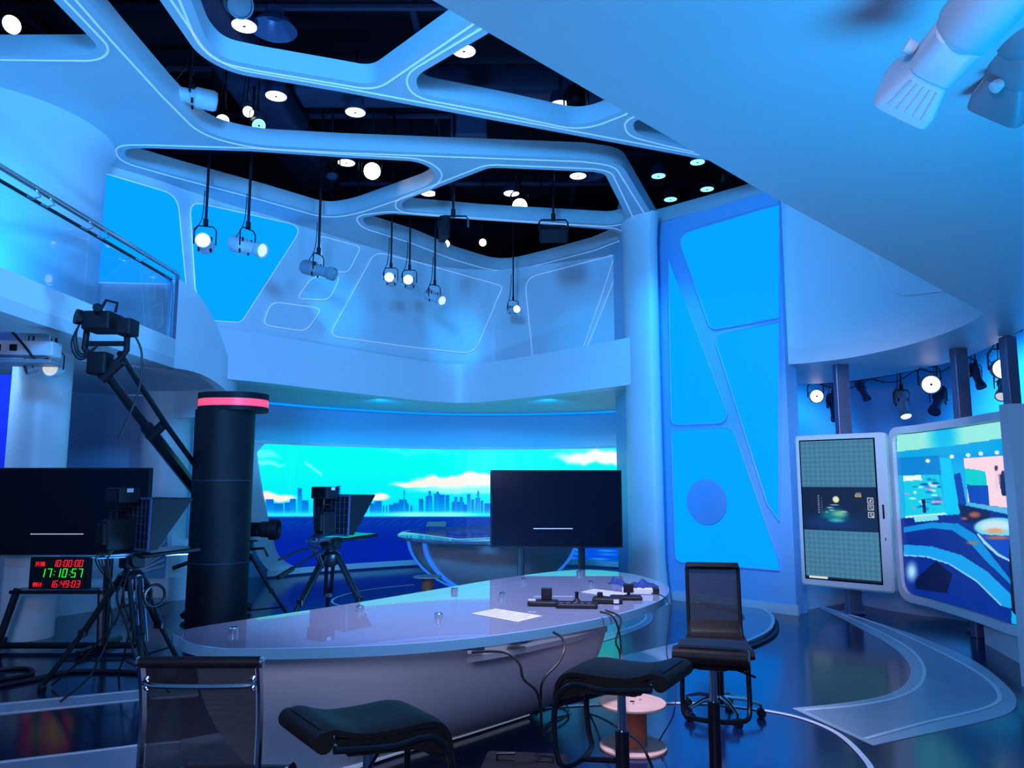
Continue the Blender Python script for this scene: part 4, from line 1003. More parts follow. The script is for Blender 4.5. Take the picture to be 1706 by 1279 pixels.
cable([A_(786, 1086, 4.05), A_(840, 1086, 4.0), A_(865, 1105, 3.98), A_(872, 1130, 3.98), A_(893, 1150, 4.0), A_(900, 1175, 4.05), A_(902, 1205, 4.1), A_(905, 1225, 4.2)], .007, 'black cable draped over the desk front from the left wedge to the floor')
cable([A_(922, 1053, 4.38), A_(936, 1062, 4.3), A_(940, 1080, 4.2), A_(930, 1104, 4.15), A_(905, 1132, 4.1), A_(901, 1160, 4.12), A_(902, 1190, 4.15), A_(900, 1222, 4.2)], .007, 'black cable looping from the desk edge down beside the first one')
cable([A_(1000, 1019, 4.75), A_(1020, 1026, 4.7), A_(1031, 1050, 4.7), A_(1035, 1085, 4.7), A_(1036, 1130, 4.7), atz(1036, 1200, .01)], .006, 'black cable hanging straight from the desk tip behind the right stool')
cable([A_(1008, 1016, 4.8), A_(1034, 1030, 4.78), A_(1026, 1068, 4.75), A_(1033, 1090, 4.75), A_(1034, 1150, 4.75), atz(1040, 1215, .01)], .006, 'second black cable hanging from the desk tip, slightly looser than its neighbour')
cable([A_(1085, 988, 5.4), A_(1105, 993, 5.4), A_(1116, 1010, 5.35), A_(1113, 1050, 5.2), A_(1111, 1090, 5.0), A_(1124, 1140, 4.9), A_(1122, 1190, 4.8), atz(1098, 1236, .01), atz(1104, 1262, .01)], .004, 'thin black cable falling from the desk tip past the mesh chair')
cable([atz(903, 1215, .01), atz(930, 1195, .01), atz(985, 1190, .01), atz(1055, 1228, .30), atz(1080, 1262, .30), atz(1092, 1300, .01)], .007, 'black cable running along the floor across the wooden spool')
cable([atz(893, 1180, .02), atz(905, 1172, .02), atz(940, 1172, .02), atz(945, 1190, .02), atz(910, 1212, .02)], .007, 'small loop of black cable lying at the foot of the desk')
cable([atz(-40, 1150, .015), atz(60, 1130, .015), atz(120, 1118, .015), atz(230, 1120, .015), atz(300, 1135, .015)], .018, 'thick black cable lying across the dark floor at the left')
cable([atz(-40, 1118, .015), atz(40, 1112, .015), atz(52, 1122, .015), atz(0, 1132, .015), atz(-60, 1140, .015)], .016, 'coiled end of thick black cable at the left edge of the floor')

# ------------------------------------------------------------------ things on the front desk
def sheet(px, lab, z=Gz + .002):
    P = [atz(x, y, z).xy for x, y in px]; c = sum(P, Vector((0, 0))) / 4
    r = thing('paper_sheet', lab, 'paper', (c.x, c.y, z)); MB().prism(P, z, z + .002).build('page', 'paper', r, 0)
    b = MB(); a, b_, c_, d_ = [Vector((*q, z + .0025)) for q in P]
    for i in range(1, 10):
        t_ = i / 10; s0 = a.lerp(d_, t_); s1 = b_.lerp(c_, t_); b.tube([s0.lerp(s1, .08), s0.lerp(s1, .9 if i % 3 else .6)], .0022, 4)
    b.build('printed_lines', 'print', r, 0, kind='stuff')
sheet([(785, 1022), (826, 1014), (904, 1026), (862, 1036)], 'white printed sheet lying on the desk front, nearest the viewer')
sheet([(968, 986), (990, 981), (1046, 988), (1030, 996)], 'white printed sheet lying flat near the right end of the desk')
def ctrl(px, py, w_, d_, h_, lab, name='control_panel', kn=True, rz=0, cat='controller', m='black'):
    p = atz(px, py, Gz); r = thing(name, lab, cat, p, rz)
    MB().rbox((0, 0, h_ / 2 + .001), (w_, d_, h_), min(w_, d_) * .15).build('case', m, r, world=False)
    return r
r = ctrl(905, 1008, .20, .13, .03, 'small black intercom box with upright display at the left of the desk devices', 'intercom_box', rz=-.15)
MB().rbox((.02, .03, .07), (.07, .035, .075), .008).build('display', 'black', r, world=False); MB().rbox((-.07, -.03, .036), (.05, .02, .012), .003).build('white_key', 'paper', r, world=False)
r = ctrl(961, 1011, .27, .15, .028, 'flat black joystick control panel between the two intercom boxes', 'joystick_panel', rz=-.1)
MB().lathe([(.03, 0), (.012, .02), (.010, .05), (.016, .06), (0, .066)], (.0, .03, .03), seg=14).build('joystick', 'black', r, world=False)
for i in range(5): MB().rbox((-.1 + i * .045, -.04, .031), (.03, .02, .006), .004).build('key', 'duct', r, world=False)
r = ctrl(1012, 1004, .20, .13, .035, 'black switch box with dial and white sticker on the desk', 'switch_box', rz=-.15)
MB().lathe([(.02, 0), (.018, .03), (0, .034)], (-.05, .02, .035), seg=14).build('dial', 'black', r, world=False); MB().box((.06, -.066, .02), (.035, .003, .025)).build('white_sticker', 'paper', r, 0, world=False)
r = ctrl(1043, 998, .22, .12, .022, 'black keypad with raised screen nearest the right tip of the desk', 'keypad', rz=-.1)
MB().rbox((.02, .04, .07), (.07, .03, .06), .008).build('screen', 'black', r, world=False); MB().cyl((.02, .04, .02), (.02, .04, .045), .01).build('stem', 'black', r, world=False)
r = ctrl(1062, 989, .22, .07, .04, 'white power strip with plugged black adapter on the desk', 'power_strip', cat='power strip', m='paper', rz=-.1)
MB().rbox((.13, .0, .025), (.05, .05, .04), .01).build('adapter', 'black', r, world=False)
for i in range(3): MB().lathe([(.016, 0), (.016, .002)], (-.07 + i * .055, 0, .042), seg=12).build('socket', 'duct', r, world=False)
def cloth(px, py, w_, d_, lab, rz):
    p = atz(px, py, Gz); rr = []; n = 16
    for i in range(n + 1):
        t_ = i / n; x = -w_ / 2 + w_ * t_; hh = .03 + .02 * math.sin(t_ * 9 + px) + .01 * math.sin(t_ * 23); k = math.sin(PI * (t_ * .9 + .05)) ** .5
        rr.append([Vector((x, d_ / 2 * k * math.cos(a) + .02 * math.sin(t_ * 7), .002 + max(0, hh * k * math.sin(a)) * (1 + .25 * math.sin(a * 3 + t_ * 12)))) for a in [PI * j / 12 for j in range(13)]])
    b = MB().rings(rr); o = b.build('cloth_bundle', 'bluecloth', None, 60, world=False); o.location = p; o.rotation_euler = (0, 0, rz); tag(o, lab, 'cloth')
cloth(1064, 976, .30, .14, 'crumpled blue cloth bundle at the right tip of the desk', -.35)
cloth(1028, 972, .14, .08, 'smaller blue cloth scrap left of the blue bundle', .3)
# ------------------------------------------------------------------ right side: kiosk, curved screen, posts
kl, kr = at(1323, 728, 9.6), at(1474, 722, 8.85)
kx = Vector((kr.x - kl.x, kr.y - kl.y, 0)); kw = kx.length; kd = kx.normalized(); kn = Vector((kd.y, -kd.x, 0)); kc = (kl + kr) / 2
KT, KB = 2.18, .365
ks = thing('touch_kiosk', 'white upright touch-screen panel on a grey post at the right', 'screen', (kc.x, kc.y, 0), math.atan2(kd.y, kd.x))
MB().rbox((0, .06, (KT + KB) / 2), (kw, .12, KT - KB), .05, axis=1).build('frame', 'white', ks, world=False)
def k_uv(px, py):
    return None
sx0, sx1 = -kw / 2 + .075, kw / 2 - .13; sz1, sz0 = KT - .075, KB + .10
MB().box(((sx0 + sx1) / 2, -.002, (sz0 + sz1) / 2), (sx1 - sx0 + .03, .006, sz1 - sz0 + .03)).build('bezel', 'gloss', ks, 0, world=False)
kmat = WM(ks)
def kpos(u, v): return kmat @ Vector((sx0 + (sx1 - sx0) * u, -.008, sz1 + (sz0 - sz1) * v))
NU, NV = 130, 230
U_, V_ = np.meshgrid(np.linspace(0, 1, NU), np.linspace(0, 1, NV))
def paint_kiosk(X, Y):
    u, v = U_, V_; C = np.zeros(u.shape + (3,)); C[:] = (58, 112, 142)
    ch = np.sin((u * 9.3 + v * 18) * PI * 1.6) * np.sin((u * 9.3 - v * 18) * PI * 1.6); C = mixc(C, (82, 138, 160), (ch > 0) * .55)
    mid = (v > .338) & (v < .652); D = np.zeros_like(C); D[:] = (2, 8, 44)
    D = mixc(D, (6, 50, 110), ell(u, v, .36, .60, .42, .05, .9) * .8)
    D = mixc(D, (5, 110, 120), ell(u, v, .43, .545, .17, .055, .5) * .95 * (v < .565)); D = mixc(D, (120, 190, 150), ell(u, v, .50, .53, .09, .02, .8) * .9)
    D = mixc(D, (60, 180, 190), ell(u, v, .46, .577, .10, .014, .7) * .9)
    D = mixc(D, (225, 230, 180), ell(u, v, .465, .428, .043, .023, .15))
    for a, b, r1, r2 in ((.44, .468, .06, .003), (.38, .487, .05, .003), (.56, .515, .05, .004), (.40, .505, .04, .003), (.33, .52, .02, .002)): D = mixc(D, (190, 220, 240), ell(u, v, a, b, r1, r2, .6) * .9)
    for i in range(8):
        D = mixc(D, (150, 160, 190), ((abs(u - .225) < .012) & (abs(v - .405 - i * .0165) < .0045)) * .8)
        if i < 7: D = mixc(D, (120, 140, 180), ((abs(u - .265) < .009) & (abs(v - .42 - i * .0165) < .0035)) * .7)
    D = mixc(D, (170, 170, 190), ((abs(u - .765) < .035) & (abs(v - .382) < .006)) * .7); D = mixc(D, (225, 200, 110), ((abs(u - .765) < .04) & (abs(v - .399) < .008)))
    D = mixc(D, (60, 50, 20), ((abs(u - .765) < .03) & (abs(v - .399) < .003)) * .8)
    for k, cy in enumerate((.432, .482, .533)):
        o_ = (abs(u - .92) < .038) & (abs(v - cy) < .0195); i_ = (abs(u - .92) < .030) & (abs(v - cy) < .0150)
        D = mixc(D, (205, 210, 225), o_ & ~i_); g = ((u - .92) / .016) ** 2 + ((v - cy + .002) / .009) ** 2
        if k == 0: D = mixc(D, (205, 210, 225), (np.abs((u - .92) * 1.0 + (v - cy) * 1.7) < .012) & (np.abs((u - .92) - (v - cy) * 1.7) < .022))
        else:
            D = mixc(D, (205, 210, 225), (g < 1) & (g > .45)); D = mixc(D, (205, 210, 225), (np.abs((u - .92) - (v - cy) * 1.7) < .005) & (u > .93) & (u < .948))
    C = np.where(mid[..., None], D, C)
    bar = v > .985; C = np.where(bar[..., None], np.array((18, 24, 44.)), C); C = np.where((bar & (u < .30) & (u > .04))[..., None], np.array((215, 220, 225.)), C)
    return C
grid_screen('screen', ks, kpos, paint_kiosk, NU, NV)
MB().box((kw / 2 - .065, -.003, KB + (KT - KB) * .50), (.018, .01, .16)).build('card_slot', 'black', ks, 0, world=False)
MB().box((kw / 2 - .060, -.003, KB + (KT - KB) * .33), (.008, .01, .03)).build('small_port', 'black', ks, 0, world=False)
def post(px, Y, z0, z1, lab, w_=.16):
    x = at(px, 900, Y).x; r = thing('steel_post', lab, 'post', (x, Y, z0))
    MB().rbox((0, 0, (z1 - z0) / 2), (w_, .12, z1 - z0), .015).build('tube', 'postgrey', r, 30, world=False)
    MB().rbox((0, 0, .02), (w_ + .06, .18, .03), .02).build('foot_plate', 'postgrey', r, world=False)
post(1416, 9.75, 0, 3.88, 'square grey post rising from floor to ceiling behind the touch-screen panel', .17)
post(1620, 8.55, 0, 3.88, 'square grey post behind the curved wall screen', .15)
post(1706, 7.8, 0, 3.09, 'square grey post at the right edge above the white partition', .12)
RP = Path([at(1440, 800, 9.75).xy, at(1494, 800, 9.25).xy, at(1545, 800, 8.72).xy, at(1600, 800, 8.05).xy, at(1640, 800, 7.58).xy, at(1675, 800, 7.18).xy, at(1720, 800, 6.8).xy, at(1790, 800, 6.3).xy])
RT, RB = 2.20, .30
rs = thing('curved_screen', 'curved colour video screen in pale rounded frame at the far right', 'screen', (RP.hit(1600, 800).x, RP.hit(1600, 800).y, 0))
c = [RP.hit(x, 804, .0).xy for x in np.linspace(1497, 1760, 34)]
def frame_loop(pad):
    return None
# frame: rounded outline in (s, z) mapped on the curve
Lc = [0]
for i in range(1, len(c)): Lc.append(Lc[-1] + (c[i] - c[i - 1]).length)
def onc(s_, z, off=0):
    s_ = max(0, min(Lc[-1] - 1e-6, s_)); i = max(j for j in range(len(Lc)) if Lc[j] <= s_); i = min(i, len(c) - 2)
    p = c[i].lerp(c[i + 1], (s_ - Lc[i]) / (Lc[i + 1] - Lc[i])); t = (c[i + 1] - c[i]).normalized(); n = Vector((t.y, -t.x)); n = n if n.dot(p) < 0 else -n
    return Vector((p.x + n.x * off, p.y + n.y * off, z))
SL = Lc[-1]
o_l = resample(rounded([(0, RB - .05), (SL, RB - .05), (SL, RT + .05), (0, RT + .05)], [.22, 0, 0, .16], 8), .12, True)
i_l = resample(rounded([(.07, RB + .03), (SL - .05, RB + .03), (SL - .05, RT - .03), (.07, RT - .03)], [.18, 0, 0, .12], 8), .12, True)
def arc(poly, n=160):
    P = poly + [poly[0]]; D = [0]
    for i in range(1, len(P)): D.append(D[-1] + (P[i] - P[i - 1]).length)
    out = []
    for k in range(n):
        s_ = D[-1] * k / n; i = max(j for j in range(len(D)) if D[j] <= s_ + 1e-9); out.append(P[i].lerp(P[i + 1], (s_ - D[i]) / (D[i + 1] - D[i])))
    return out
O, I = arc(o_l), arc(i_l)
def rot_match(O, I):
    k = min(range(len(I)), key=lambda q: (I[q] - O[0]).length); return I[k:] + I[:k]
I = rot_match(O, I)
rr = [[onc(p.x, p.y, .0) for p in O], [onc(p.x, p.y, .10) for p in O], [onc(p.x, p.y, .10) for p in I], [onc(p.x, p.y, .0) for p in I]]; rr.append(rr[0])
MB().rings(rr, cap=False).build('frame', 'fascia', rs, 40)
b = MB(); b.rings([[onc(s_, RB - .02, .01), onc(s_, RT + .02, .01), onc(s_, RT + .02, -.05), onc(s_, RB - .02, -.05)] for s_ in np.linspace(.05, SL - .03, 30)]); b.build('back_shell', 'duct', rs, 0)
def zx(x, y): return (1500 + x / 3.456, 690 + y / 3.456)
def paint_right(X, Y):
    x = (X - 1500) * 3.456; y = (Y - 690) * 3.456; C = np.zeros(X.shape + (3,)); C[:] = (0, 150, 225)
    P = lambda pts: poly_in(x, y, pts)
    C = mixc(C, (10, 175, 235), sstep(y, 200, 330)); C = mixc(C, (150, 235, 220), P([(-20, 60), (640, -20), (640, 130), (300, 180), (-20, 215)]))
    C = mixc(C, (0, 190, 235), P([(-20, 60), (640, -20), (640, 130), (300, 180), (-20, 215)]) * ell(x, y, 250, 130, 70, 120, .8))
    C = mixc(C, (0, 165, 225), P([(-20, 215), (300, 180), (640, 130), (640, 215), (300, 232), (-20, 250)]))
    C = mixc(C, (0, 120, 205), P([(-20, 250), (220, 235), (235, 350), (-20, 352)]) * .8)
    for cx, cy in ((158, 268), (296, 243), (390, 235), (463, 226), (556, 220)): C = mixc(C, (240, 250, 240), ell(x, y, cx, cy, 13, 11, .3))
    C = mixc(C, (0, 60, 170), P([(290, 350), (345, 335), (380, 520), (318, 560)])); C = mixc(C, (0, 200, 245), P([(228, 250), (290, 250), (345, 575), (262, 600)]))
    # inner screens of the pictured room
    C = mixc(C, (20, 205, 230), P([(18, 352), (222, 347), (260, 572), (30, 590)]))
    rs_ = np.random.RandomState(3)
    for k in range(40):
        cx, cy = rs_.uniform(30, 225), rs_.uniform(370, 545); col = [(230, 250, 250), (20, 60, 170), (0, 200, 200), (215, 140, 210), (0, 130, 210)][rs_.randint(5)]
        C = mixc(C, col, ell(x, y, cx, cy, rs_.uniform(8, 30), rs_.uniform(4, 10), .4) * P([(18, 352), (222, 347), (255, 560), (30, 580)]) * .8)
    C = mixc(C, (10, 20, 90), P([(122, 490), (142, 486), (150, 565), (132, 567)])); C = mixc(C, (240, 252, 250), P([(18, 355), (120, 350), (120, 375), (18, 385)]))
    C = mixc(C, (200, 240, 240), P([(30, 586), (262, 566), (264, 576), (30, 598)]))
    C = mixc(C, (250, 215, 225), P([(365, 255), (640, 235), (640, 540), (520, 525), (390, 505)])); C = mixc(C, (0, 205, 205), P([(372, 310), (450, 320), (490, 330), (500, 410), (380, 405)]))
    C = mixc(C, (0, 70, 185), P([(380, 405), (505, 410), (515, 525), (400, 508)])); C = mixc(C, (90, 180, 225), P([(380, 505), (640, 545), (640, 580), (390, 520)]))
    for cx, cy in ((552, 310), (590, 340), (612, 330)): C = mixc(C, (45, 25, 60), ell(x, y, cx, cy, 10, 16, .3))
    C = mixc(C, (20, 25, 75), P([(560, 345), (630, 350), (640, 475), (585, 470)])); C = mixc(C, (240, 200, 210), ell(x, y, 560, 380, 14, 60, .5) * .8)
    # pictured floor
    fl = P([(-20, 600), (340, 575), (350, 520), (640, 580), (640, 1250), (-20, 1250)]); C = mixc(C, (4, 40, 140), fl)
    C = mixc(C, (130, 225, 235), P([(75, 590), (210, 577), (222, 608), (85, 620)]))
    C = mixc(C, (10, 20, 80), P([(330, 515), (520, 555), (500, 640), (360, 620)]))
    C = mixc(C, (10, 140, 220), P([(20, 650), (180, 622), (330, 628), (430, 690), (640, 960), (640, 985), (480, 830), (390, 730), (300, 668), (180, 655), (20, 680)]))
    C = mixc(C, (20, 160, 235), P([(20, 750), (180, 760), (350, 810), (500, 905), (640, 1040), (640, 1120), (580, 1100), (440, 960), (280, 860), (150, 818), (20, 810)]))
    C = mixc(C, (130, 205, 245), P([(20, 808), (150, 815), (280, 856), (440, 955), (585, 1098), (578, 1102), (436, 963), (278, 863), (148, 822), (20, 815)]))
    C = mixc(C, (3, 10, 60), P([(85, 950), (205, 845), (300, 920), (270, 1030), (90, 1005)])); C = mixc(C, (170, 225, 255), ell(x, y, 65, 905, 26, 45, .9))
    # pictured round table
    C = mixc(C, (120, 215, 235), ell(x, y, 560, 650, 135, 55, .1) * (x < 640)); C = mixc(C, (15, 70, 190), P([(440, 690), (640, 700), (640, 850), (560, 810), (480, 740)]))
    C = mixc(C, (215, 235, 240), ell(x, y, 545, 645, 90, 35, .3) * .8); C = mixc(C, (230, 150, 90), ell(x, y, 545, 670, 50, 14, .6) * .9)
    C = mixc(C, (150, 210, 240), P([(440, 690), (480, 745), (560, 815), (635, 850), (635, 840), (565, 800), (490, 730), (450, 685)]))
    for cx, cy, rx, ry in ((428, 578, 32, 16), (368, 600, 18, 8), (415, 740, 34, 8), (560, 710, 70, 10)): C = mixc(C, (190, 105, 60), ell(x, y, cx, cy, rx, ry, .6) * .85)
    C = mixc(C, (15, 12, 35), P([(632, 690), (700, 680), (700, 1200), (640, 1130), (625, 820)]))
    return C
sw_ = SL - .06
def rpos(u, v):
    s_ = .075 + (SL - .13) * u; z = (RT - .04) + (RB + .04 - RT + .04) * v
    # keep the picture inside the rounded frame corners
    return onc(s_, z, .055)
grid_screen('screen', rs, rpos, paint_right, 260, 230)
for x in (1628,):
    q = at(x, 1000, 8.3); MB().rbox((q.x, 8.3, .4), (.14, .1, .8), .02).build('support_leg', 'postgrey', rs)

# ------------------------------------------------------------------ lamps
grid = thing('lighting_grid', 'dark pipe lighting grid and ducts above the ceiling openings', 'rigging', (0, 7, 7.1))
for y in np.arange(3.0, 15.5, 1.35): MB().tube([(-7.5, y, 7.15), (7.5, y, 7.15)], .05, 8).build('pipe', 'duct', grid)
for x in np.arange(-6, 6.1, 2.4): MB().tube([(x, 1.5, 7.28), (x, 16, 7.28)], .045, 8).build('pipe', 'duct', grid)
MB().rbox((-3.3, 8.0, 6.7), (.6, 9, .45), .1, axis=1).build('air_duct', 'duct', grid); MB().rbox((1.2, 9.5, 6.75), (8, .5, .4), .1, axis=0).build('air_duct', 'duct', grid)
dvk = [(-2.0, 6.2), (.4, 7.4), (-.6, 10.2), (1.2, 11.6), (3.2, 9.6)]
for x, y in dvk: MB().rbox((x, y, 6.6), (.5, .3, .5), .04).build('junction_box', 'duct', grid)
LV = Vector
def spot_lamp(name, lab, pos, aim, lit='lamplit', body='lampbody', sc=1.0, top=7.15, pole=True, group=None, barrel=True, yoke=True):
    pos = LV(pos); r = thing(name, lab, 'spotlight', pos, 0, group); a = LV(aim).normalized(); L = dict(world=False)
    side = a.cross(LV((0, 0, 1))); side = side.normalized() if side.length > .05 else LV((1, 0, 0))
    if barrel:
        prof = [(.02, -.26), (.085, -.25), (.10, -.22), (.10, -.06), (.082, -.04), (.07, .02), (.07, .16), (.088, .18), (.092, .26), (.08, .26)]
        fz = .245; fr_ = .078
    else:
        prof = [(.03, -.12), (.09, -.11), (.11, -.06), (.115, .08), (.12, .10), (.105, .10)]; fz = .085; fr_ = .104
    prof = [(x * sc, z * sc) for x, z in prof]
    MB().lathe(prof, (0, 0, 0), a, 20, cap=False).build('housing', body, r, 40, **L)
    MB().lathe([(0, fz * sc - .01), (fr_ * sc, fz * sc - .01), (fr_ * sc, fz * sc), (0, fz * sc + .012 * sc)], (0, 0, 0), a, 20).build('lens', lit, r, 40, **L)
    if lit in ('downlit', 'downblue'):
        b = MB(); 
        for k in range(10): an = 2 * PI * k / 10; b.lathe([(0, 0), (.006 * sc, .001)], a * (fz * sc + .0135 * sc) + (side * math.cos(an) + a.cross(side) * math.sin(an)) * .06 * sc, a, 6)
        b.build('led_gaps', 'lampgrey', r, 0, kind='stuff', **L)
        MB().lathe([(0, .0), (.016 * sc, .0), (.014 * sc, .006)], a * (fz * sc + .012 * sc), a, 12).build('centre_cap', 'duct', r, **L)
    if barrel:
        b = MB()
        for k in range(4): an = PI / 4 + k * PI / 2; q = a * (-.03 * sc) + (side * math.cos(an) + a.cross(side) * math.sin(an)) * .1 * sc; b.rbox(q, (.02 * sc, .02 * sc, .05 * sc), .006)
        b.build('shutter_knobs', 'black', r, kind='stuff', **L)
    if yoke:
        u = LV((0, 0, 1)); h_ = .22 * sc; w_ = .125 * sc
        MB().tube([side * w_ - u * .01, side * w_ + u * h_ * .8, side * w_ * .7 + u * h_, -side * w_ * .7 + u * h_, -side * w_ + u * h_ * .8, -side * w_ - u * .01], .009 * sc, 6).build('yoke', 'blackm', r, **L)
        MB().rbox(u * (h_ + .05 * sc), (.05 * sc, .05 * sc, .09 * sc), .01).build('clamp', 'black', r, **L)
        if pole and top > pos.z:
            MB().cyl(u * (h_ + .05), u * (top - pos.z), .017 * sc, seg=10).build('pole', 'blackm', r, **L)
            MB().tube(crom([u * (h_ + .45) + LV((-.03, 0, 0)), u * (h_ + .1) + LV((-.05, 0, 0)), u * (h_ - .1) + LV((-.14, 0, .0)) * sc, -a * .2 * sc + LV((-.03, 0, .03))], 5), .006, 6).build('cable', 'cablem', r, **L)
    return r
def hang(px, py, yc, aim, lab, **k):
    Y = atz(px, yc, ZC).y; return spot_lamp('profile_spotlight', lab, at(px, py, Y), aim, group='profile spotlights hanging on poles', **k)
hang(341, 406, 286, (.28, -.9, -.12), 'hanging spotlight facing the camera in front of the left glowing panel, leftmost on a pole')
hang(412, 411, 282, (.86, -.4, -.30), 'hanging white spotlight pointing right in front of the glowing panel', lit='lampdim')
hang(530, 450, 338, (.88, -.3, -.30), 'grey hanging spotlight pointing right beside the outlined wall panels', lit='lampgrey', body='lampgrey')
hang(651, 466, 368, (.05, -1, -.08), 'lit spotlight facing the camera, left one of the close pair', sc=.8)
hang(682, 470, 382, (.05, -1, -.08), 'lit spotlight facing the camera, right one of the close pair', sc=.85)
hang(724, 495, 388, (.62, -.7, -.42), 'pale hanging spotlight tilted down to the right of the close pair', lit='lampdim', sc=.85)
hang(855, 516, 424, (.35, -1, -.15), 'small lit spotlight hanging lowest in the corner of the wall', sc=.72)
# soft panel fixtures with wide yokes
def panel_light(px, py, yc, lab, flat):
    Y = atz(px, yc, ZC).y; p = at(px, py, Y); r = thing('panel_light', lab, 'light', p, 0, 'yoked panel lights'); L = dict(world=False)
    MB().tube([(-.2, 0, -.06), (-.2, 0, .06), (-.17, 0, .1), (.17, 0, .1), (.2, 0, .06), (.2, 0, -.06)], .012, 8).build('yoke', 'black', r, **L)
    if flat: MB().rbox((0, .0, -.1), (.38, .3, .2), .03, Matrix.Rotation(.5, 3, 'X')).build('housing', 'black', r, **L)
    else: MB().rbox((-.12, 0, -.08), (.1, .34, .28), .03, Matrix.Rotation(.3, 3, 'Z')).build('housing', 'black', r, **L)
    MB().rbox((0, 0, .14), (.06, .06, .1), .01).build('clamp', 'black', r, **L); MB().cyl((0, 0, .18), (0, 0, 7.15 - p.z), .018, seg=10).build('pole', 'blackm', r, **L)
panel_light(755, 372, 330, 'dark panel light in wide yoke, left of the two, turned edge-on', False)
panel_light(922, 378, 345, 'dark panel light in wide yoke, right of the two, lying flat', True)
# bright fresnel lamps shining at the camera
for (x, y, lab) in ((620, 285, 'glaring bright lamp inside the lower left ceiling opening'), (866, 343, 'glaring bright lamp inside the lower right ceiling opening')):
    p = atz(x, y, 5.75); spot_lamp('glaring_lamp', lab, p, CAM - p, lit='bulb', body='black', sc=1.05, barrel=False, group='glaring lamps')
# downlights
DL = [(407, 43, 1), (460, 160, 1), (592, 187, 1), (773, 85, 1), (933, 175, 1), (577, 271, 1), (714, 322, 1), (852, 322, 1), (963, 293, 1), (1162, 270, 2), (1097, 293, 2), (1178, 315, 2), (1117, 332, 2)]
where = ['highest and largest, beside the grey dish', 'left end of the long dark opening', 'middle of the long dark opening', 'near the upper tip of the triangular opening', 'right end of the triangular opening', 'left of the glaring lamp in the lower left opening',
         'left corner of the lower right opening', 'above the right glaring lamp', 'right corner of the lower right opening', 'bluish, topmost over the glowing wall', 'bluish, left one over the glowing wall', 'bluish, right one over the glowing wall', 'bluish, lowest one over the glowing wall']
for (x, y, k), wh in zip(DL, where):
    z = 6.3; p = atz(x, y, z); r = thing('downlight', 'round ceiling downlight, ' + wh, 'downlight', p, 0, 'round downlights'); L = dict(world=False)
    R0 = .13 if k == 1 else .11
    MB().lathe([(R0 * .95, 0), (R0 * 1.05, .0), (R0 * 1.05, .05), (R0 * .8, .16), (.04, .2)], seg=28).build('housing', 'duct', r, **L)
    MB().lathe([(0, -.006), (R0 * .96, -.006), (R0 * .96, .004)], seg=28).build('lit_disc', 'downlit' if k == 1 else 'downblue', r, **L)
    MB().lathe([(.0, -.012), (.016, -.010), (.016, -.006)], seg=12).build('centre_screw', 'duct', r, **L)
    MB().cyl((0, 0, .18), (0, 0, 7.15 - z), .012, seg=8).build('rod', 'blackm', r, **L)
p = atz(456, 50, 6.3); r = thing('reflector_dish', 'unlit blue-grey reflector dish beside the highest downlight', 'light', p)
MB().lathe([(.24, 0), (.235, .01), (.15, .12), (.10, .16), (.09, .24), (.03, .26)], seg=36, cap=False).build('dish', mat('dish_blue', (.12, .2, .4), .35, metal=.3) and 'dish_blue', r, world=False); MB().cyl((0, 0, .24), (0, 0, .85), .015).build('rod', 'blackm', r, world=False)
p = atz(985, 292, 6.3); r = thing('reflector_dish', 'unlit grey dish right of the downlight in the lower right opening', 'light', p); MB().lathe([(.2, 0), (.19, .01), (.1, .1), (.05, .14)], seg=28, cap=False).build('dish', 'duct', r, world=False)
def small(px, py, z, aim, lab, lit='lamplit', body='black', sc=.6, barrel=False): p = atz(px, py, z); return spot_lamp('small_spotlight', lab, p, aim, lit=lit, body=body, sc=sc, barrel=barrel, group='small spotlights in the ceiling')
p = at(316, 160, atz(330, 150, 5.6).y); spot_lamp('profile_spotlight', 'white spotlight pointing left at the long opening edge', p, (-.9, -.35, .05), lit='lampdim', sc=1.05)
small(373, 205, 5.65, (.1, -1, -.2), 'small warm spotlight lit at the lower edge of the long opening', sc=.75)
small(412, 187, 5.9, (.5, -.8, -.3), 'small spotlight with white barn doors near the warm one')
small(429, 207, 5.75, (.5, -.7, -.6), 'round blue-rimmed spotlight right of the barn-door one', lit='downblue', sc=.75)
small(510, 338, 5.6, (.3, -1, -.2), 'tiny lit spotlight at the lower edge of the left opening', sc=.5)
small(597, 338, 5.6, (.4, -1, -.2), 'small white-lit spotlight near the left opening corner', sc=.55)
small(803, 404, 5.65, (.3, -1, -.3), 'small spotlight with bright barn doors in the lowest opening', sc=.6)
small(743, 406, 5.6, (.1, -1, -.3), 'small dark spotlight with bright lens left of the lowest opening', sc=.6)
small(903, 432, 5.55, (-.1, -1, -.35), 'black spotlight with bright lens at the right of the lowest opening', sc=.6, barrel=True)
small(14, 42, 5.9, (.9, -.6, -.3), 'small lit spotlight at the top left corner', sc=.8)
small(1212, 300, 6.0, (0, -.4, -1), 'faint dark spotlight over the glowing wall', lit='duct', body='duct', sc=.9)
small(960, 180, 5.8, (0, -.3, -1), 'black unlit fixture hanging beside the triangular opening downlight', lit='duct', sc=1.1, barrel=True)
small(552, 275, 5.8, (.2, -.5, -1), 'black unlit fixture on a pole left of the glaring lamp', lit='duct', sc=.9, barrel=True)
small(395, 6, 5.95, (.5, -.5, -.5), 'pale fixture cut by the top edge above the dish', lit='lampgrey', body='lampgrey', sc=1.0)
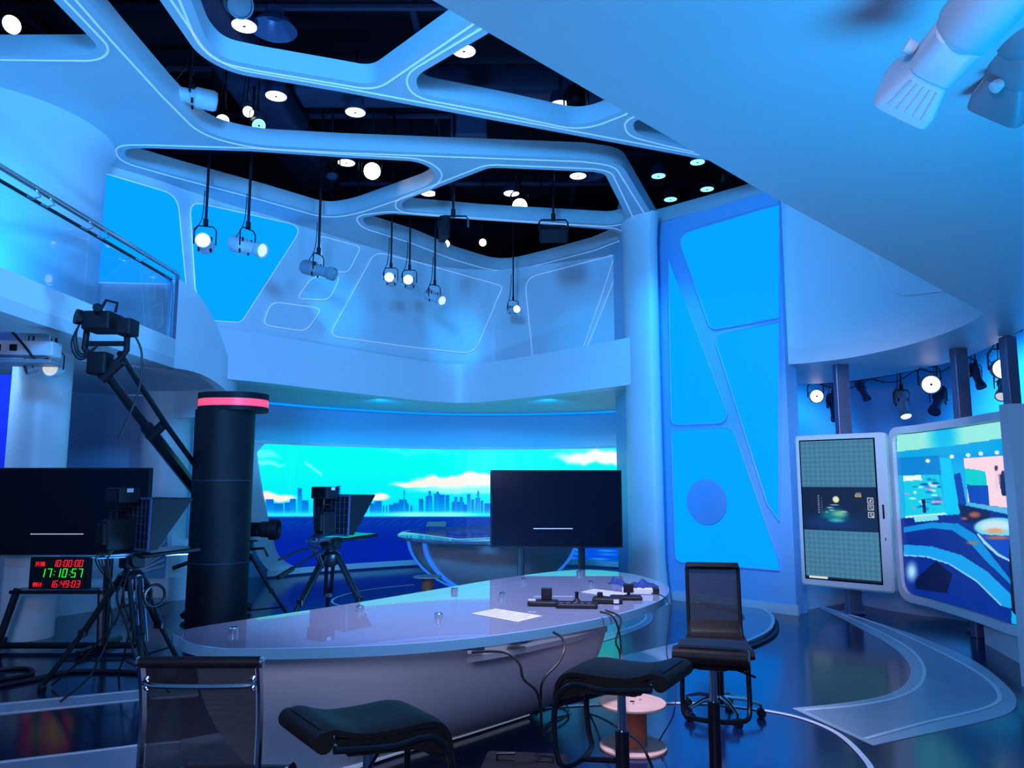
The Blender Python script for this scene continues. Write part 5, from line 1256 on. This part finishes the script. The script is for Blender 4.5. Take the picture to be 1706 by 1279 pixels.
# big foreground spotlights under the gallery slab
def big_spot(a, b, rad, body, lab, lit):
    a, b = LV(a), LV(b); ax = (b - a); ln = ax.length; ax.normalize(); r = thing('stage_spotlight', lab, 'spotlight', a, 0, 'large foreground spotlights'); L = dict(world=False)
    prof = [(.0, -.10), (rad * 1.15, -.09), (rad * 1.18, -.02), (rad * 1.18, ln * .30), (rad * 1.1, ln * .33), (rad * 1.05, ln * .36)]
    MB().lathe(prof, (0, 0, 0), ax, 24, cap=False).build('rear_housing', body, r, 40, **L)
    side = ax.cross(LV((0, 1, 0))).normalized(); up = side.cross(ax).normalized()
    def sq(t, k, q=.35): return [ax * t + (side * math.copysign(abs(math.cos(w)) ** q, math.cos(w)) + up * math.copysign(abs(math.sin(w)) ** q, math.sin(w))) * k for w in [2 * PI * i / 32 for i in range(32)]]
    MB().rings([sq(ln * .34, rad * .9, .6), sq(ln * .36, rad * .98, .5), sq(ln * .66, rad * .95, .5), sq(ln * .68, rad * .85, .5)]).build('barrel', body, r, 40, **L)
    MB().rings([sq(ln * .66, rad * .86, .5), sq(ln * .72, rad * .90, .4), sq(ln * .9, rad * 1.22, .3), sq(ln, rad * 1.25, .3), sq(ln, rad * 1.12, .3), sq(ln * .9, rad * 1.0, .3)], cap=False).build('colour_frame_holder', body, r, 40, **L)
    b_ = MB()
    for s_ in (-1, 1):
        for k in (-.6, -.3, 0, .3, .6): b_.tube([ax * ln * .72 + side * k * rad * .9 + up * s_ * rad * .92, ax * ln * .92 + side * k * rad * 1.2 + up * s_ * rad * 1.25], .004, 4)
    b_.build('cooling_ribs', 'lampbody', r, 0, kind='stuff', **L)
    MB().lathe([(0, ln * .93), (rad * .95, ln * .93), (rad * .95, ln * .94)], (0, 0, 0), ax, 24).build('lens', lit, r, **L)
    for k, t in ((1, .44), (1, .62), (-1, .5)): MB().lathe([(.007, 0), (.007, .006), (0, .008)], ax * ln * t + side * k * rad * .5 - LV((0, rad * 1.0, 0)), (0, -1, 0), 8).build('screw', 'blackm', r, **L)
    MB().lathe([(.018, 0), (.022, .01), (.022, .03), (0, .034)], ax * ln * .62 + side * -rad * 1.02, side * -1, 12).build('knob', 'white', r, **L)
    MB().tube([ax * ln * .2 - LV((0, rad * 1.35, 0)), LV((.04, -rad * 1.35, .14)), LV((.05, 0, .22)), LV((.04, rad * 1.35, .14)), ax * ln * .2 + LV((0, rad * 1.35, 0))], .011, 8).build('yoke', body, r, **L)
    MB().rbox(ax * ln * .2 - LV((0, rad * 1.42, 0)), (.09, .012, .025), .005, Matrix.Rotation(.5, 3, 'Y')).build('lock_handle', 'blackm', r, **L)
    MB().cyl(LV((.05, 0, .2)), LV((.05, 0, max(.25, ZR - a.z))), .014, seg=10).build('hanger', 'blackm', r, **L)
big_spot(at(1668, -18, 1.85), at(1511, 163, 2.25), .075, 'lampbody', 'large white spotlight in the upper right foreground with ribbed front', 'lampdim')
big_spot(at(1722, 10, 2.4), at(1682, 170, 2.75), .088, 'lampgrey', 'large grey spotlight cut by the right edge behind the white one', 'lampdim')
p = at(1700, 350, 4.6); spot_lamp('small_spotlight', 'chrome-rimmed small spotlight cut by the right edge below the big ones', p, (-1, -.3, -.2), lit='lampgrey', body='chrome', sc=.6, top=ZR, barrel=False)
# lamps in the right recess on a rail
rail_ = thing('lamp_rail', 'dark curved lamp rail with loose cables in the right recess', 'rail', (4.5, 9.8, 3.4))
rp = crom([atz(x, y, 3.3) for x, y in [(1335, 640), (1430, 632), (1530, 612), (1620, 585), (1700, 548)]], 5)
MB().tube(rp, .03, 8).build('pipe', 'duct', rail_)
for k in range(3): MB().tube(crom([rp[2 + 4 * k] + LV((0, 0, -.03)), rp[4 + 4 * k] + LV((0, 0, -.14)), rp[6 + 4 * k] + LV((0, 0, -.03)), rp[7 + 4 * k] + LV((.02, 0, -.12))], 6), .009, 6).build('cable', 'cablem', rail_)
RL = [(1359, 660, (-.2, -1, -.1), 'downlit', 'lampgrey', .85, False, 'round lit lamp left of the first post in the recess'), (1389, 678, (.0, -.35, -1), 'lampgrey', 'duct', .8, True, 'dark spotlight pointing down beside the first post'),
      (1503, 672, (-.05, -.5, -.9), 'lamplit', 'lampgrey', .8, True, 'lit spotlight pointing down midway between the two posts'), (1549, 640, (-.35, -1, -.15), 'downlit', 'lampgrey', .95, False, 'large round lit lamp left of the second post'),
      (1564, 668, (-.6, -.5, -.7), 'duct', 'duct', .8, True, 'dark spotlight tilted left below the large round lamp'), (1627, 626, (.1, -.4, -1), 'duct', 'duct', .6, True, 'small dark spotlight right of the second post'),
      (1669, 614, (-.4, -1, -.15), 'downlit', 'lampgrey', .95, False, 'round lit lamp nearest the right edge'), (1672, 645, (-.5, -.5, -.6), 'lampdim', 'lampgrey', .7, True, 'half-lit spotlight under the right edge lamp'),
      (1437, 650, (.3, -.3, -1), 'duct', 'duct', .6, True, 'small unlit spotlight right of the first post')]
for x, y, aim, lit, bd, sc, br, lab in RL:
    Yy = 12.0 - (x - 1359) / 310 * 3.3 + (.5 if br else 0); q = at(x, y, Yy); spot_lamp('recess_spotlight', lab, q, aim, lit=lit, body=bd, sc=sc * 1.1, barrel=br, top=3.9, group='spotlights in the right recess')
# under the left gallery
bx = thing('ballast_box', 'long white electrical box with plugs hung under the left gallery', 'box', at(38, 582, 7.2))
MB().rbox((0, 0, 0), (.62, .2, .14), .02, rotz(.12)).build('case', 'white', bx, world=False); MB().rbox((0, -.02, -.13), (.66, .26, .04), .02, rotz(.12)).build('tray', 'lampgrey', bx, world=False)
for x in (-.16, -.02): MB().rbox((x, -.11, .0), (.06, .03, .06), .008).build('socket', 'black', bx, world=False)
for x in (-.25, .25): MB().cyl((x, 0, .05), (x, 0, 3.0 - bx.location.z), .01).build('hanger', 'steel', bx, world=False)
MB().tube(crom([LV(q) for q in ((-.1, -.1, .2), (.0, -.1, .1), (.12, -.12, -.02), (.2, -.1, -.12), (.3, -.08, -.1))], 5), .012, 6).build('cable', 'cablem', bx, world=False)
spot_lamp('gallery_spotlight', 'half-lit spotlight facing the camera under the left gallery', at(90, 614, 7.4), (.05, -1, -.02), lit='lampdim', body='lampbody', sc=.72, top=3.0, barrel=False)
spot_lamp('gallery_spotlight', 'small pale spotlight with open flaps below the white electrical box', at(52, 612, 7.3), (-.6, -.6, -.3), lit='lampgrey', body='lampgrey', sc=.5, top=3.0, barrel=False)
# display board behind the near camera
q = atz(285, 1004, 0); db = thing('display_board', 'white display board with pale blue rays print standing behind the tripod camera', 'board', (q.x, 9.9, 0), .1)
MB().rbox((0, 0, .72), (.52, .05, 1.12), .03, axis=1).build('panel', 'white', db, world=False)
gr = MB().box((0, -.028, .72), (.44, .004, .62)); gr.build('print', mat('print_blue', (.12, .35, .6), .5, noise=.6, nscale=5) and 'print_blue', db, 0, world=False)
for k in range(6): MB().plate([(-.2, -.032, .45), (-.2, -.032, .47), (.2, -.032, .58 + k * .075), (.2, -.032, .55 + k * .075)], LV((0, -1, 0)), .002).build('ray', 'white', db, 0, world=False)
for x in (-.2, .2): MB().rbox((x, 0, .09), (.04, .35, .03), .01).build('foot', 'blackm', db, world=False); MB().cyl((x, 0, .08), (x, 0, .2), .012).build('leg', 'blackm', db, world=False)
